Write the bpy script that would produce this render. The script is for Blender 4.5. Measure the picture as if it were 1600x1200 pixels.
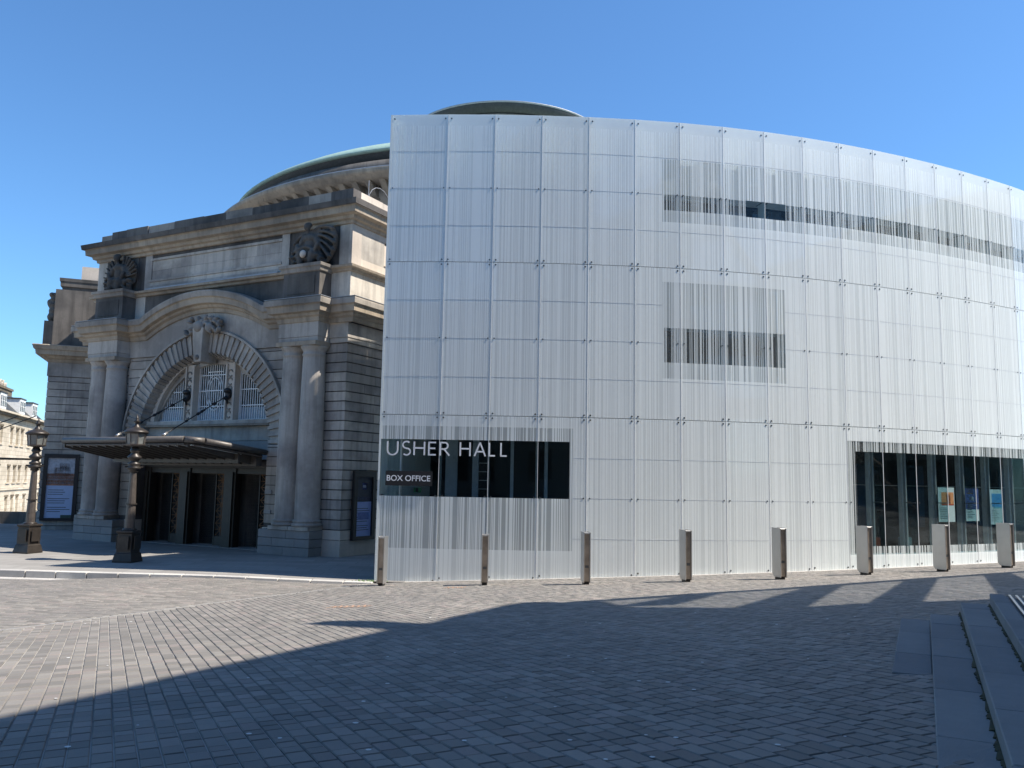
import bpy, bmesh, math, random
from mathutils import Vector, Matrix
random.seed(7)
PI = math.pi
for o in list(bpy.data.objects): bpy.data.objects.remove(o)
S = bpy.context.scene
C = S.collection
# ------------------------------------------------------------------ camera
F = 1300.0; PITCH = math.radians(6.631); ROLL = math.radians(1.057); ZC = 3.055
fw = Vector((0, math.cos(PITCH), math.sin(PITCH))); up = Vector((0, -math.sin(PITCH), math.cos(PITCH))); ri = Vector((1, 0, 0))
camd = bpy.data.cameras.new('camera'); cam = bpy.data.objects.new('camera', camd); C.objects.link(cam)
camd.sensor_fit = 'HORIZONTAL'; camd.sensor_width = 36; camd.lens = 36 * F / 1600; camd.clip_end = 5000; camd.clip_start = .05
cx = ri * math.cos(ROLL) + up * math.sin(ROLL); cy = -ri * math.sin(ROLL) + up * math.cos(ROLL); cz = -fw
cam.matrix_world = Matrix(((cx.x, cy.x, cz.x, 0), (cx.y, cy.y, cz.y, 0), (cx.z, cy.z, cz.z, ZC), (0, 0, 0, 1)))
S.camera = cam
# ------------------------------------------------------------------ light
SUN_EL = math.radians(53.3); SUN_AZ = math.radians(-7.5)
SD = Vector((math.cos(SUN_EL) * math.cos(SUN_AZ), math.cos(SUN_EL) * math.sin(SUN_AZ), math.sin(SUN_EL)))
wd = bpy.data.worlds.new('World'); S.world = wd; wd.use_nodes = True
nt = wd.node_tree; bg = nt.nodes['Background']
sky = nt.nodes.new('ShaderNodeTexSky'); sky.sky_type = 'NISHITA'; sky.sun_disc = False
sky.sun_elevation = SUN_EL; sky.sun_rotation = PI / 2 - SUN_AZ
sky.air_density = 1.0; sky.dust_density = 0.35; sky.ozone_density = 2.5
tn = nt.nodes.new('ShaderNodeMix'); tn.data_type = 'RGBA'; tn.blend_type = 'MULTIPLY'; tn.inputs[0].default_value = 1; tn.inputs[7].default_value = (.72, 1.08, 1.36, 1)
nt.links.new(sky.outputs[0], tn.inputs[6]); nt.links.new(tn.outputs[2], bg.inputs[0]); bg.inputs[1].default_value = 0.092
sl = bpy.data.lights.new('sun', 'SUN'); sl.energy = 5.0; sl.angle = math.radians(.53); sl.color = (1, .925, .82)
so = bpy.data.objects.new('sun', sl); C.objects.link(so); so.rotation_euler = (-SD).to_track_quat('-Z', 'Y').to_euler(); so.location = SD * 60
S.view_settings.view_transform = 'Standard'; S.view_settings.look = 'None'; S.view_settings.gamma = 1; S.view_settings.use_curve_mapping = False
S.view_settings.exposure = 0.74
S.render.engine = 'CYCLES'; S.cycles.max_bounces = 8; S.cycles.transparent_max_bounces = 12
# ------------------------------------------------------------------ helpers
def tag(o, label=None, cat=None, group=None, kind=None):
    if label: o['label'] = label
    if cat: o['category'] = cat
    if group: o['group'] = group
    if kind: o['kind'] = kind
    return o
def empty(name, loc=(0, 0, 0), rz=0):
    o = bpy.data.objects.new(name, None); C.objects.link(o); o.location = loc; o.rotation_euler = (0, 0, rz); o.empty_display_size = .2
    return o
class MB:
    def __init__(s): s.v = []; s.f = []; s.c = []; s.sm = []
    def quad(s, a, b, c, d, t=None):
        n = len(s.v); s.v += [a, b, c, d]; s.f.append((n, n + 1, n + 2, n + 3)); s.sm.append(False)
        if t is not None: s.c.append(t)
    def hexa(s, p, t=None):   # p: 4 bottom, 4 top
        n = len(s.v); s.v += list(p)
        for q in ((3, 2, 1, 0), (4, 5, 6, 7), (0, 1, 5, 4), (1, 2, 6, 5), (2, 3, 7, 6), (3, 0, 4, 7)):
            s.f.append(tuple(n + i for i in q)); s.sm.append(False)
            if t is not None: s.c.append(t)
        return s
    def box(s, x0, x1, y0, y1, z0, z1, t=None):
        return s.hexa([(x0, y0, z0), (x1, y0, z0), (x1, y1, z0), (x0, y1, z0), (x0, y0, z1), (x1, y0, z1), (x1, y1, z1), (x0, y1, z1)], t)
    def bar(s, a, b, r, r2=None, n=6):
        a = Vector(a); b = Vector(b); r2 = r if r2 is None else r2
        d = (b - a).normalized(); u = d.orthogonal().normalized(); w = d.cross(u); k = len(s.v)
        for i in range(n):
            q = 2 * PI * (i + .5) / n; e = u * math.cos(q) + w * math.sin(q)
            s.v += [tuple(a + e * r), tuple(b + e * r2)]
        for i in range(n):
            j = (i + 1) % n; s.f.append((k + 2 * i, k + 2 * j, k + 2 * j + 1, k + 2 * i + 1)); s.sm.append(n > 6)
        s.f.append(tuple(k + 2 * i for i in reversed(range(n)))); s.sm.append(False)
        s.f.append(tuple(k + 2 * i + 1 for i in range(n))); s.sm.append(False)
        return s
    def lathe(s, prof, c=(0, 0), n=24, ph=0, smooth=True):
        k = len(s.v); m = len(prof)
        for i in range(n):
            q = 2 * PI * i / n + ph
            for r, z in prof: s.v.append((c[0] + r * math.cos(q), c[1] + r * math.sin(q), z))
        for i in range(n):
            j = (i + 1) % n
            for a in range(m - 1):
                s.f.append((k + i * m + a, k + j * m + a, k + j * m + a + 1, k + i * m + a + 1)); s.sm.append(smooth)
        s.f.append(tuple(k + i * m + m - 1 for i in range(n))); s.sm.append(False)
        s.f.append(tuple(k + i * m for i in reversed(range(n)))); s.sm.append(False)
        return s
    def prism(s, poly, y0, y1):   # poly in (x,z), extruded along y
        n = len(poly); k = len(s.v)
        s.v += [(x, y0, z) for x, z in poly] + [(x, y1, z) for x, z in poly]
        s.f.append(tuple(k + i for i in range(n))); s.f.append(tuple(k + n + i for i in reversed(range(n)))); s.sm += [False, False]
        for i in range(n):
            j = (i + 1) % n; s.f.append((k + i, k + n + i, k + n + j, k + j)); s.sm.append(False)
        return s
    def build(s, name, mat, parent=None, fix=True, bevel=0, link=True):
        me = bpy.data.meshes.new(name); me.from_pydata([tuple(v) for v in s.v], [], s.f)
        if s.c and len(s.c) == len(s.f):
            at = me.attributes.new('tone', 'FLOAT', 'FACE'); at.data.foreach_set('value', s.c)
        if any(s.sm): me.polygons.foreach_set('use_smooth', s.sm)
        if fix:
            bm = bmesh.new(); bm.from_mesh(me); bmesh.ops.recalc_face_normals(bm, faces=bm.faces); bm.to_mesh(me); bm.free()
        if mat: me.materials.append(mat)
        o = bpy.data.objects.new(name, me)
        if link: C.objects.link(o)
        if parent: o.parent = parent
        if bevel:
            b = o.modifiers.new('bevel', 'BEVEL'); b.width = bevel; b.segments = 1; b.limit_method = 'ANGLE'; b.angle_limit = math.radians(40)
        return o
def bx(name, mat, parent, x0, x1, y0, y1, z0, z1, bevel=0): return MB().box(x0, x1, y0, y1, z0, z1).build(name, mat, parent, fix=False, bevel=bevel)
def sweep(path, prof, zf=None):
    """path: [(x,y)] open polyline; outward is to the right of travel; prof: [(e,z)]; zf: extra z per path point"""
    n = len(path); m = MB(); P = [Vector(p) for p in path]
    rows = []
    for i in range(n):
        d1 = (P[i] - P[i - 1]).normalized() if i else (P[1] - P[0]).normalized()
        d2 = (P[i + 1] - P[i]).normalized() if i < n - 1 else d1
        n1 = Vector((d1.y, -d1.x)); n2 = Vector((d2.y, -d2.x)); b = n1 + n2; b = b / max(.2, b.dot(n1))
        rows.append([(P[i].x + b.x * e, P[i].y + b.y * e, z + (zf[i] if zf else 0)) for e, z in prof])
    k = len(prof)
    for r in rows: m.v += r
    for i in range(n - 1):
        for j in range(k - 1):
            m.f.append((i * k + j, (i + 1) * k + j, (i + 1) * k + j + 1, i * k + j + 1)); m.sm.append(False)
    for r, o in ((0, False), (n - 1, True)):
        m.f.append(tuple(r * k + j for j in (range(k) if o else reversed(range(k))))); m.sm.append(False)
    return m
# ------------------------------------------------------------------ materials
def newmat(name):
    m = bpy.data.materials.new(name); m.use_nodes = True; return m, m.node_tree, m.node_tree.nodes['Principled BSDF']
def N(t, ty, **k):
    n = t.nodes.new(ty)
    for a, b in k.items():
        if a[0] == '_': setattr(n, a[1:], b)
        else: n.inputs[int(a[1:])].default_value = b
    return n
def mixc(t, fac, a, b, ty='MIX'):
    n = t.nodes.new('ShaderNodeMix'); n.data_type = 'RGBA'; n.blend_type = ty
    for s, v in ((0, fac), (6, a), (7, b)):
        if hasattr(v, 'is_output'): t.links.new(v, n.inputs[s])
        elif isinstance(v, (int, float)): n.inputs[s].default_value = v
        else: n.inputs[s].default_value = (*v, 1)
    return n.outputs[2]
def math_(t, op, a, b=None, c=None):
    n = t.nodes.new('ShaderNodeMath'); n.operation = op
    for i, v in enumerate((a, b, c)):
        if v is None: continue
        if hasattr(v, 'is_output'): t.links.new(v, n.inputs[i])
        else: n.inputs[i].default_value = v
    return n.outputs[0]
def noise(t, vec, scale, det=4, rough=.6, dim='3D'):
    n = t.nodes.new('ShaderNodeTexNoise'); n.noise_dimensions = dim; n.inputs['Scale'].default_value = scale; n.inputs['Detail'].default_value = det; n.inputs['Roughness'].default_value = rough
    if vec is not None: t.links.new(vec, n.inputs['Vector'])
    return n.outputs[0]
def ramp(t, f, a, b):
    n = t.nodes.new('ShaderNodeMapRange'); n.inputs[1].default_value = a; n.inputs[2].default_value = b; t.links.new(f, n.inputs[0]); return n.outputs[0]
def mapping(t, vec, sc):
    n = t.nodes.new('ShaderNodeMapping'); n.inputs[3].default_value = sc; t.links.new(vec, n.inputs[0]); return n.outputs[0]
def bump(t, b, h, strength=.3, dist=.02):
    n = t.nodes.new('ShaderNodeBump'); n.inputs['Strength'].default_value = strength; n.inputs['Distance'].default_value = dist
    t.links.new(h, n.inputs['Height']); t.links.new(n.outputs[0], b.inputs['Normal'])
def stone(name, col, dark, soot=(.42, .62), streak=.5, var=.25, rough=.85, course=None):
    m, t, b = newmat(name); geo = N(t, 'ShaderNodeNewGeometry').outputs['Position']; oi = N(t, 'ShaderNodeObjectInfo')
    c = mixc(t, ramp(t, noise(t, geo, .35, 5), soot[0], soot[1]), col, dark)
    st = noise(t, mapping(t, geo, (2.2, 2.2, .16)), 1.6, 5, .65)
    c = mixc(t, math_(t, 'MULTIPLY', ramp(t, st, .48, .72), streak), c, tuple(x * .45 for x in dark))
    g = noise(t, geo, 9, 6, .7)
    c = mixc(t, math_(t, 'MULTIPLY', ramp(t, g, .3, .75), .35), c, tuple(x * .6 for x in col))
    r = oi.outputs['Random']
    c = mixc(t, 1.0, c, mixc(t, r, (1 - var, 1 - var, 1 - var * .9), (1 + var * .5, 1 + var * .45, 1 + var * .35)), 'MULTIPLY')
    if course:
        br = N(t, 'ShaderNodeTexBrick'); br.inputs['Scale'].default_value = 1; br.inputs['Brick Width'].default_value = course[0]; br.inputs['Row Height'].default_value = course[1]
        br.inputs['Mortar Size'].default_value = .012; br.inputs['Color1'].default_value = (1, 1, 1, 1); br.inputs['Color2'].default_value = (.8, .79, .77, 1); br.inputs['Mortar'].default_value = (.45, .44, .42, 1)
        tc = N(t, 'ShaderNodeTexCoord'); sp = N(t, 'ShaderNodeSeparateXYZ'); cb = N(t, 'ShaderNodeCombineXYZ'); t.links.new(tc.outputs['Object'], sp.inputs[0])
        t.links.new(math_(t, 'ADD', sp.outputs[0], sp.outputs[1]), cb.inputs[0]); t.links.new(sp.outputs[2], cb.inputs[1]); t.links.new(cb.outputs[0], br.inputs[0])
        c = mixc(t, 1.0, c, br.outputs[0], 'MULTIPLY')
    t.links.new(c, b.inputs['Base Color']); b.inputs['Roughness'].default_value = rough; b.inputs['Specular IOR Level'].default_value = .25
    bump(t, b, math_(t, 'ADD', g, noise(t, geo, 45, 3)), .35, .02)
    return m
def plain(name, col, rough=.5, metal=0, var=.12, spec=.5, scale=6, emit=None, alpha=1):
    m, t, b = newmat(name); geo = N(t, 'ShaderNodeNewGeometry').outputs['Position']
    g = noise(t, geo, scale, 5)
    c = mixc(t, ramp(t, g, .3, .7), tuple(x * (1 - var) for x in col), tuple(min(1, x * (1 + var)) for x in col))
    t.links.new(c, b.inputs['Base Color']); b.inputs['Roughness'].default_value = rough; b.inputs['Metallic'].default_value = metal; b.inputs['Specular IOR Level'].default_value = spec
    if emit: b.inputs['Emission Color'].default_value = (*emit[0], 1); b.inputs['Emission Strength'].default_value = emit[1]
    return m
M = {}
M['sand'] = stone('sandstone', (.56, .515, .45), (.29, .268, .24), soot=(.44, .60), streak=.52, var=.24)
M['sandw'] = stone('warm_sandstone', (.47, .39, .295), (.22, .19, .155), streak=.5, var=.1)
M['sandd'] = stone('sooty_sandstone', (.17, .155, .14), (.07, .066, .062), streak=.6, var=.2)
M['sandl'] = stone('pale_sandstone', (.66, .58, .49), (.52, .455, .38), streak=.2, var=.12)  # paler tone for trim, also lifts the sunlit hall side by colour
M['granite'] = stone('pale_granite', (.34, .33, .315), (.25, .245, .235), streak=.15, var=.1)
M['sculpt'] = stone('blackened_stone', (.15, .135, .118), (.06, .055, .05), streak=.4, var=.1)
M['carve'] = stone('carved_stone', (.40, .36, .31), (.19, .172, .15), streak=.5, var=.1)
M['lead'] = plain('lead_flashing', (.33, .34, .36), .55, .2)
M['copper'] = plain('green_copper', (.30, .42, .36), .6, .0, .15)
M['slate'] = plain('dark_slate', (.045, .047, .047), .6, 0, .3)
M['black'] = plain('black_metal', (.012, .012, .014), .45, .0, .2)
M['canopy'] = plain('canopy_paint', (.09, .08, .07), .5, 0, .2)
M['rim'] = plain('canopy_rim', (.11, .098, .088), .45, .1, .2)
M['bronze'] = plain('bronze_paint', (.045, .038, .033), .42, .35, .25)
M['bronzel'] = plain('lamp_post_paint', (.095, .08, .07), .45, .3, .2)
M['whitebar'] = plain('white_paint', (.80, .80, .78), .5)
M['winglass'] = plain('window_glass', (.012, .015, .02), .05, 0, .1, .6)
M['blind'] = plain('pale_blind', (.30, .38, .45), .6)
M['interior'] = plain('dark_interior', (.010, .010, .012), .7)
M['timber'] = plain('dark_timber', (.024, .019, .014), .5, 0, .3)
M['lattice'] = plain('lattice_bronze', (.26, .15, .08), .45, .3, .2)
M['steel'] = plain('brushed_steel', (.50, .485, .46), .36, .85, .08, scale=1.5)
M['steeld'] = plain('steel_foot', (.03, .027, .025), .5, .5)
M['warm'] = plain('bollard_core', (.36, .30, .24), .38, .6, .25, scale=4)
M['kerb'] = stone('kerb_granite', (.56, .54, .50), (.45, .43, .40), streak=.1, var=.12)
M['step'] = stone('step_stone', (.30, .295, .285), (.22, .218, .215), soot=(.35, .7), streak=0, var=.14)
M['moss'] = plain('moss', (.028, .034, .014), .9, 0, .5, scale=9)
M['weed'] = plain('weed_leaf', (.10, .22, .03), .7, 0, .4)
M['rust'] = plain('orange_spray_paint', (.40, .25, .17), .8, 0, .2)
M['gum'] = plain('chewing_gum', (.66, .66, .64), .7)
M['sign'] = plain('white_lettering', (.82, .83, .84), .4)
M['back'] = plain('pale_backing_panel', (.76, .78, .785), .55, 0, .03, scale=1.0)
M['backg'] = plain('grey_backing_panel', (.40, .43, .445), .5, 0, .06)
M['fin'] = plain('frosted_fin', (.60, .66, .665), .25, 0, .04)
M['seam'] = plain('seam_grey', (.56, .585, .60), .6)
M['bolt'] = plain('steel_fixing', (.12, .125, .13), .35, .8)
M['dkglass'] = plain('dark_glazing', (.012, .016, .02), .04, 0, .2, .55, scale=.7)
M['green'] = plain('green_sign', (.05, .30, .12), .5)
M['red'] = plain('orange_box', (.50, .07, .02), .5)
M['lampglass'] = plain('lantern_glass', (.16, .165, .155), .12, 0, .3, .6, scale=5)
M['render'] = plain('office_block_stone', (.30, .27, .235), .8, 0, .12, scale=.8)
M['lightbulb'] = plain('lit_lamp', (1, .5, .3), .5, emit=((1, .42, .22), 14))
# paving: tone attribute for the joined setts, object tone for single ones
def pave(name, a, b_, single):
    m, t, b = newmat(name); geo = N(t, 'ShaderNodeNewGeometry').outputs['Position']
    if single: tone = N(t, 'ShaderNodeObjectInfo').outputs['Random']
    else:
        at = t.nodes.new('ShaderNodeAttribute'); at.attribute_name = 'tone'; tone = at.outputs['Fac']
    wn = t.nodes.new('ShaderNodeTexWhiteNoise'); wn.noise_dimensions = '1D'; t.links.new(tone, wn.inputs['W'])
    c = mixc(t, tone, a, b_)
    c = mixc(t, math_(t, 'MULTIPLY', ramp(t, wn.outputs[0], .72, 1.0), .5), c, (.34, .27, .245))
    c = mixc(t, math_(t, 'MULTIPLY', ramp(t, noise(t, geo, .5, 5), .40, .66), .55), c, (.15, .143, .133))
    g = noise(t, geo, 60, 4, .75)
    c = mixc(t, math_(t, 'MULTIPLY', ramp(t, g, .35, .7), .35), c, (.17, .165, .16))
    t.links.new(c, b.inputs['Base Color']); b.inputs['Roughness'].default_value = .72; b.inputs['Specular IOR Level'].default_value = .35
    bump(t, b, g, .35, .008)
    return m
M['sett'] = pave('grey_setts', (.150, .139, .122), (.285, .262, .232), False)
M['sett1'] = pave('grey_sett_single', (.150, .139, .122), (.285, .262, .232), True)
def bedmat():
    m, t, b = newmat('joint_sand'); geo = N(t, 'ShaderNodeNewGeometry').outputs['Position']
    c = mixc(t, ramp(t, noise(t, geo, .22, 3), .42, .6), (.16, .15, .14), (.42, .40, .37))
    t.links.new(c, b.inputs['Base Color']); b.inputs['Roughness'].default_value = .9
    return m
M['bed'] = bedmat()
def slabmat():
    m, t, b = newmat('pavement_flags'); tc = N(t, 'ShaderNodeTexCoord'); geo = N(t, 'ShaderNodeNewGeometry').outputs['Position']
    br = N(t, 'ShaderNodeTexBrick'); mp = mapping(t, tc.outputs['Object'], (1, 1, 1)); t.links.new(mp, br.inputs[0])
    for k, v in (('Scale', 1), ('Brick Width', 1.1), ('Row Height', .62), ('Mortar Size', .012)): br.inputs[k].default_value = v
    br.inputs['Color1'].default_value = (.25, .238, .222, 1); br.inputs['Color2'].default_value = (.31, .297, .275, 1); br.inputs['Mortar'].default_value = (.2, .19, .18, 1)
    c = mixc(t, math_(t, 'MULTIPLY', ramp(t, noise(t, geo, .7, 5), .4, .7), .5), br.outputs[0], (.20, .192, .18))
    t.links.new(c, b.inputs['Base Color']); b.inputs['Roughness'].default_value = .9; b.inputs['Specular IOR Level'].default_value = .12
    return m
M['flags'] = slabmat()
def schlick(t):
    lw = t.nodes.new('ShaderNodeLayerWeight'); lw.inputs[0].default_value = .5
    return math_(t, 'ADD', .018, math_(t, 'MULTIPLY', math_(t, 'POWER', lw.outputs['Facing'], 5.0), .9))
def fritmat():
    m, t, b = newmat('fritted_glass')
    tc = N(t, 'ShaderNodeTexCoord'); sp = N(t, 'ShaderNodeSeparateXYZ'); t.links.new(tc.outputs['Object'], sp.inputs[0])
    oi = N(t, 'ShaderNodeObjectInfo').outputs['Random']
    gp_ = N(t, 'ShaderNodeSeparateXYZ'); ge = N(t, 'ShaderNodeNewGeometry'); t.links.new(ge.outputs['Position'], gp_.inputs[0]); Z = gp_.outputs[2]
    x = math_(t, 'ADD', sp.outputs[0], math_(t, 'MULTIPLY', oi, 173.0))
    def wn(scale):
        w = t.nodes.new('ShaderNodeTexWhiteNoise'); w.noise_dimensions = '1D'; t.links.new(math_(t, 'FLOOR', math_(t, 'MULTIPLY', x, scale)), w.inputs['W']); return w.outputs[0]
    a = wn(46.0); c2 = wn(17.0); c3 = wn(4.5)
    v = math_(t, 'ADD', math_(t, 'ADD', math_(t, 'MULTIPLY', a, .88), math_(t, 'MULTIPLY', c2, .10)), math_(t, 'MULTIPLY', c3, .03))
    def attr(nm):
        q = t.nodes.new('ShaderNodeAttribute'); q.attribute_type = 'OBJECT'; q.attribute_name = nm; return q.outputs['Fac']
    def band(zl, zh, xl, xh):
        i = math_(t, 'MULTIPLY', math_(t, 'GREATER_THAN', Z, attr(zl)), math_(t, 'LESS_THAN', Z, attr(zh)))
        j = math_(t, 'MULTIPLY', math_(t, 'GREATER_THAN', sp.outputs[0], attr(xl)), math_(t, 'LESS_THAN', sp.outputs[0], attr(xh)))
        return math_(t, 'MULTIPLY', i, j)
    clear = band('zl', 'zh', 'xl', 'xh'); topb = math_(t, 'GREATER_THAN', Z, 14.62)
    sb = band('szl', 'szh', 'sxl', 'sxh'); mb = math_(t, 'MULTIPLY', band('mzl', 'mzh', 'mxl', 'mxh'), math_(t, 'SUBTRACT', 1, sb))
    T = math_(t, 'ADD', .46, math_(t, 'ADD', math_(t, 'MULTIPLY', sb, .12), math_(t, 'MULTIPLY', mb, .03)))
    G = math_(t, 'SUBTRACT', .75, math_(t, 'ADD', math_(t, 'MULTIPLY', sb, .69), math_(t, 'MULTIPLY', mb, .36)))
    frit = math_(t, 'GREATER_THAN', v, T)
    fr = math_(t, 'MULTIPLY', math_(t, 'ADD', math_(t, 'MULTIPLY', frit, math_(t, 'SUBTRACT', math_(t, 'SUBTRACT', .96, math_(t, 'ADD', math_(t, 'MULTIPLY', sb, .34), math_(t, 'MULTIPLY', mb, .12))), G)), G), math_(t, 'SUBTRACT', 1, clear))
    fr = math_(t, 'ADD', math_(t, 'MULTIPLY', fr, math_(t, 'SUBTRACT', 1, topb)), math_(t, 'MULTIPLY', topb, .80))
    dirt = noise(t, mapping(t, ge.outputs['Position'], (.8, .8, .35)), 1.2, 4)
    col = mixc(t, ramp(t, dirt, .35, .7), (.93, .97, .945), (.90, .935, .915))
    b.inputs['Roughness'].default_value = .25; b.inputs['Coat Weight'].default_value = 1; b.inputs['Coat Roughness'].default_value = .03; t.links.new(col, b.inputs['Base Color'])
    tr = t.nodes.new('ShaderNodeBsdfTransparent'); tr.inputs[0].default_value = (.86, .90, .90, 1)
    gl = t.nodes.new('ShaderNodeBsdfGlossy'); gl.inputs['Roughness'].default_value = .02
    mx = t.nodes.new('ShaderNodeMixShader'); t.links.new(schlick(t), mx.inputs[0]); t.links.new(tr.outputs[0], mx.inputs[1]); t.links.new(gl.outputs[0], mx.inputs[2])
    m2 = t.nodes.new('ShaderNodeMixShader'); t.links.new(fr, m2.inputs[0]); t.links.new(mx.outputs[0], m2.inputs[1])
    tl = t.nodes.new('ShaderNodeBsdfTranslucent'); tl.inputs[0].default_value = (.85, .88, .88, 1); m3 = t.nodes.new('ShaderNodeMixShader'); m3.inputs[0].default_value = .22
    t.links.new(b.outputs[0], m3.inputs[1]); t.links.new(tl.outputs[0], m3.inputs[2]); t.links.new(m3.outputs[0], m2.inputs[2])
    t.links.new(m2.outputs[0], t.nodes['Material Output'].inputs[0])
    return m
M['frit'] = fritmat()
def tintglass(name, tint, refl=1.0):
    m, t, b = newmat(name); t.nodes.remove(b)
    tr = t.nodes.new('ShaderNodeBsdfTransparent'); tr.inputs[0].default_value = (*tint, 1)
    gl = t.nodes.new('ShaderNodeBsdfGlossy'); gl.inputs['Roughness'].default_value = .03
    mx = t.nodes.new('ShaderNodeMixShader'); t.links.new(schlick(t), mx.inputs[0]); t.links.new(tr.outputs[0], mx.inputs[1]); t.links.new(gl.outputs[0], mx.inputs[2])
    t.links.new(mx.outputs[0], t.nodes['Material Output'].inputs[0]); return m
M['finglass'] = tintglass('fin_glass', (.62, .74, .76))
M['tint'] = tintglass('tinted_glass', (.72, .74, .76))
M['clear'] = tintglass('clear_glass', (.9, .93, .93))
# ------------------------------------------------------------------ ground heights
def sst(x): x = max(0., min(1., x)); return x * x * (3 - 2 * x)
def zplane(x, y): return 1.705 + .03934 * x - .06433 * y
BND = [(-10.2, 8.0), (-8.25, 13.92), (-7.67, 15.7), (-7.07, 17.4), (-6.75, 18.6), (-6.1, 20.4), (-5.4, 22.0), (-4.7, 24.0), (-4.15, 26.0)]
KER = [(-60, 27.2), (-24, 26.9), (-15.9, 26.45), (-12.7, 26.15), (-9.7, 26.0), (-6.7, 25.8), (-4.16, 25.7)]
def interp(tab, v, k=1):
    for a, b in zip(tab, tab[1:]):
        if a[k] <= v <= b[k]: s = (v - a[k]) / (b[k] - a[k] + 1e-9); return a[1 - k] + s * (b[1 - k] - a[1 - k])
    return tab[0][1 - k] if v < tab[0][k] else tab[-1][1 - k]
def gz(x, y):
    z = zplane(x, y)
    d = interp(BND, min(max(y, 8), 26)) - x
    if d > 0: z += .31 * sst(d / 6.5) * sst((y - 8) / 8) + max(0, -14 - x) * .03934
    if y > 27: z = max(z, -.35) if y > 27 else z
    return z
def gpave(x, y):
    z = 0
    if x > -10: z -= .085 * sst((x + 10) / 6) * (1 - sst((y - 26.5) / 5))
    if y > 40: z -= .8 * sst((y - 40) / 30)
    return z
def px(p):
    d = p[1] * math.cos(PITCH) + (p[2] - ZC) * math.sin(PITCH)
    if d < .3: return None
    u = F * p[0] / d; v = -F * (-p[1] * math.sin(PITCH) + (p[2] - ZC) * math.cos(PITCH)) / d
    return 800 + u * math.cos(ROLL) - v * math.sin(ROLL), 600 + u * math.sin(ROLL) + v * math.cos(ROLL), d
GX = [-4.132, -2.244, -.698, .85, 2.39, 3.916, 5.427, 6.922, 8.396, 9.851, 11.285, 12.701, 14.1, 15.481, 16.843, 18.189, 19.517, 20.83, 22.12, 23.39]
GY = [26.328, 26.2, 26.15, 26.153, 26.21, 26.328, 26.512, 26.767, 27.095, 27.492, 27.952, 28.467, 29.032, 29.643, 30.298, 30.994, 31.728, 32.51, 33.34, 34.22]
# ground sheet
m = MB()
xs = [-400, -150, -80, -50] + [-40 + i * 1.0 for i in range(81)] + [50, 80, 150, 400]
ys = [-400, -120, -60, -30] + [-20 + i * 1.0 for i in range(61)] + [50, 65, 80, 100, 150, 400]
def gsheet(x, y):
    if x < -25 or y > 36 or y < -12 or x > 30: 
        xx = max(-25, min(30, x)); yy = max(-12, min(36, y)); z = gz(xx, yy) 
        if y > 36: z = -.95
        return z - .02
    return gz(x, y) - .014
for y in ys:
    for x in xs: m.v.append((x, y, gsheet(x, y)))
nx = len(xs)
for j in range(len(ys) - 1):
    for i in range(nx - 1): m.f.append((j * nx + i, j * nx + i + 1, (j + 1) * nx + i + 1, (j + 1) * nx + i)); m.sm.append(True)
g = m.build('ground', M['bed'], fix=False); tag(g, 'ground of the sloping plaza with sandy joints between the setts', kind='structure')
# setts
plaza = empty('plaza_paving'); tag(plaza, 'sloping plaza paved with rows of small grey setts', kind='structure')
A0 = math.radians(63.7126); SDx, SDy = math.cos(A0), math.sin(A0)       # direction of the steps
def stepoff(x, y): return x * SDy - y * SDx
def stepal(x, y): return x * SDx + y * SDy
def inwall(x, y):
    if x < GX[0] - .3: return False
    if x > GX[-1]: return y > 34
    for i in range(len(GX) - 1):
        if GX[i] <= x <= GX[i + 1] or (i == 0 and x < GX[0]):
            s = (x - GX[i]) / (GX[i + 1] - GX[i]); return y > GY[i] + s * (GY[i + 1] - GY[i]) + .02
    return False
cells = []
def lay(az, w, Ls, ok, rng, joint=.009):
    ca, sa = math.cos(az), math.sin(az); k0, k1, a0, a1 = rng
    k = int(k0 / w)
    while k * w < k1:
        a = a0 + random.random() * .2; b0 = k * w
        while a < a1:
            L = random.choice(Ls); am = a + L / 2; bm = b0 + w / 2
            x = am * ca - bm * sa; y = am * sa + bm * ca
            if ok(x, y):
                z = gz(x, y); q = px((x, y, z))
                if q and -220 < q[0] < 1820 and q[1] < 1420 and q[2] < 48: cells.append((q[2], a, b0, L, w, ca, sa, joint))
            a += L
        k += 1
def okplaza(x, y):
    if inwall(x, y): return False
    if y < 26.2 and x < interp(BND, min(max(y, 8), 26)) + .12: return False
    if y > 26.1 and x < -4.0: return False
    o = stepoff(x, y); a = stepal(x, y)
    if o > .20 and a < 12.0: return False
    if o > -.2 and 8.95 < a < 12.35: return False
    return True
def okroad(x, y):
    if x > interp(BND, min(max(y, 8), 26)) - .12: return False
    if x > -4.2: return False
    return y < interp(sorted(KER), x, 0) - .05 and y > 8
lay(math.radians(115.5), .14, (.16, .22, .27, .22), okplaza, (-34, 12, -8, 42))
lay(math.radians(-4), .14, (.2, .26, .3), okroad, (5, 32, -32, 2))
cells.sort(key=lambda c: c[0])
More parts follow.
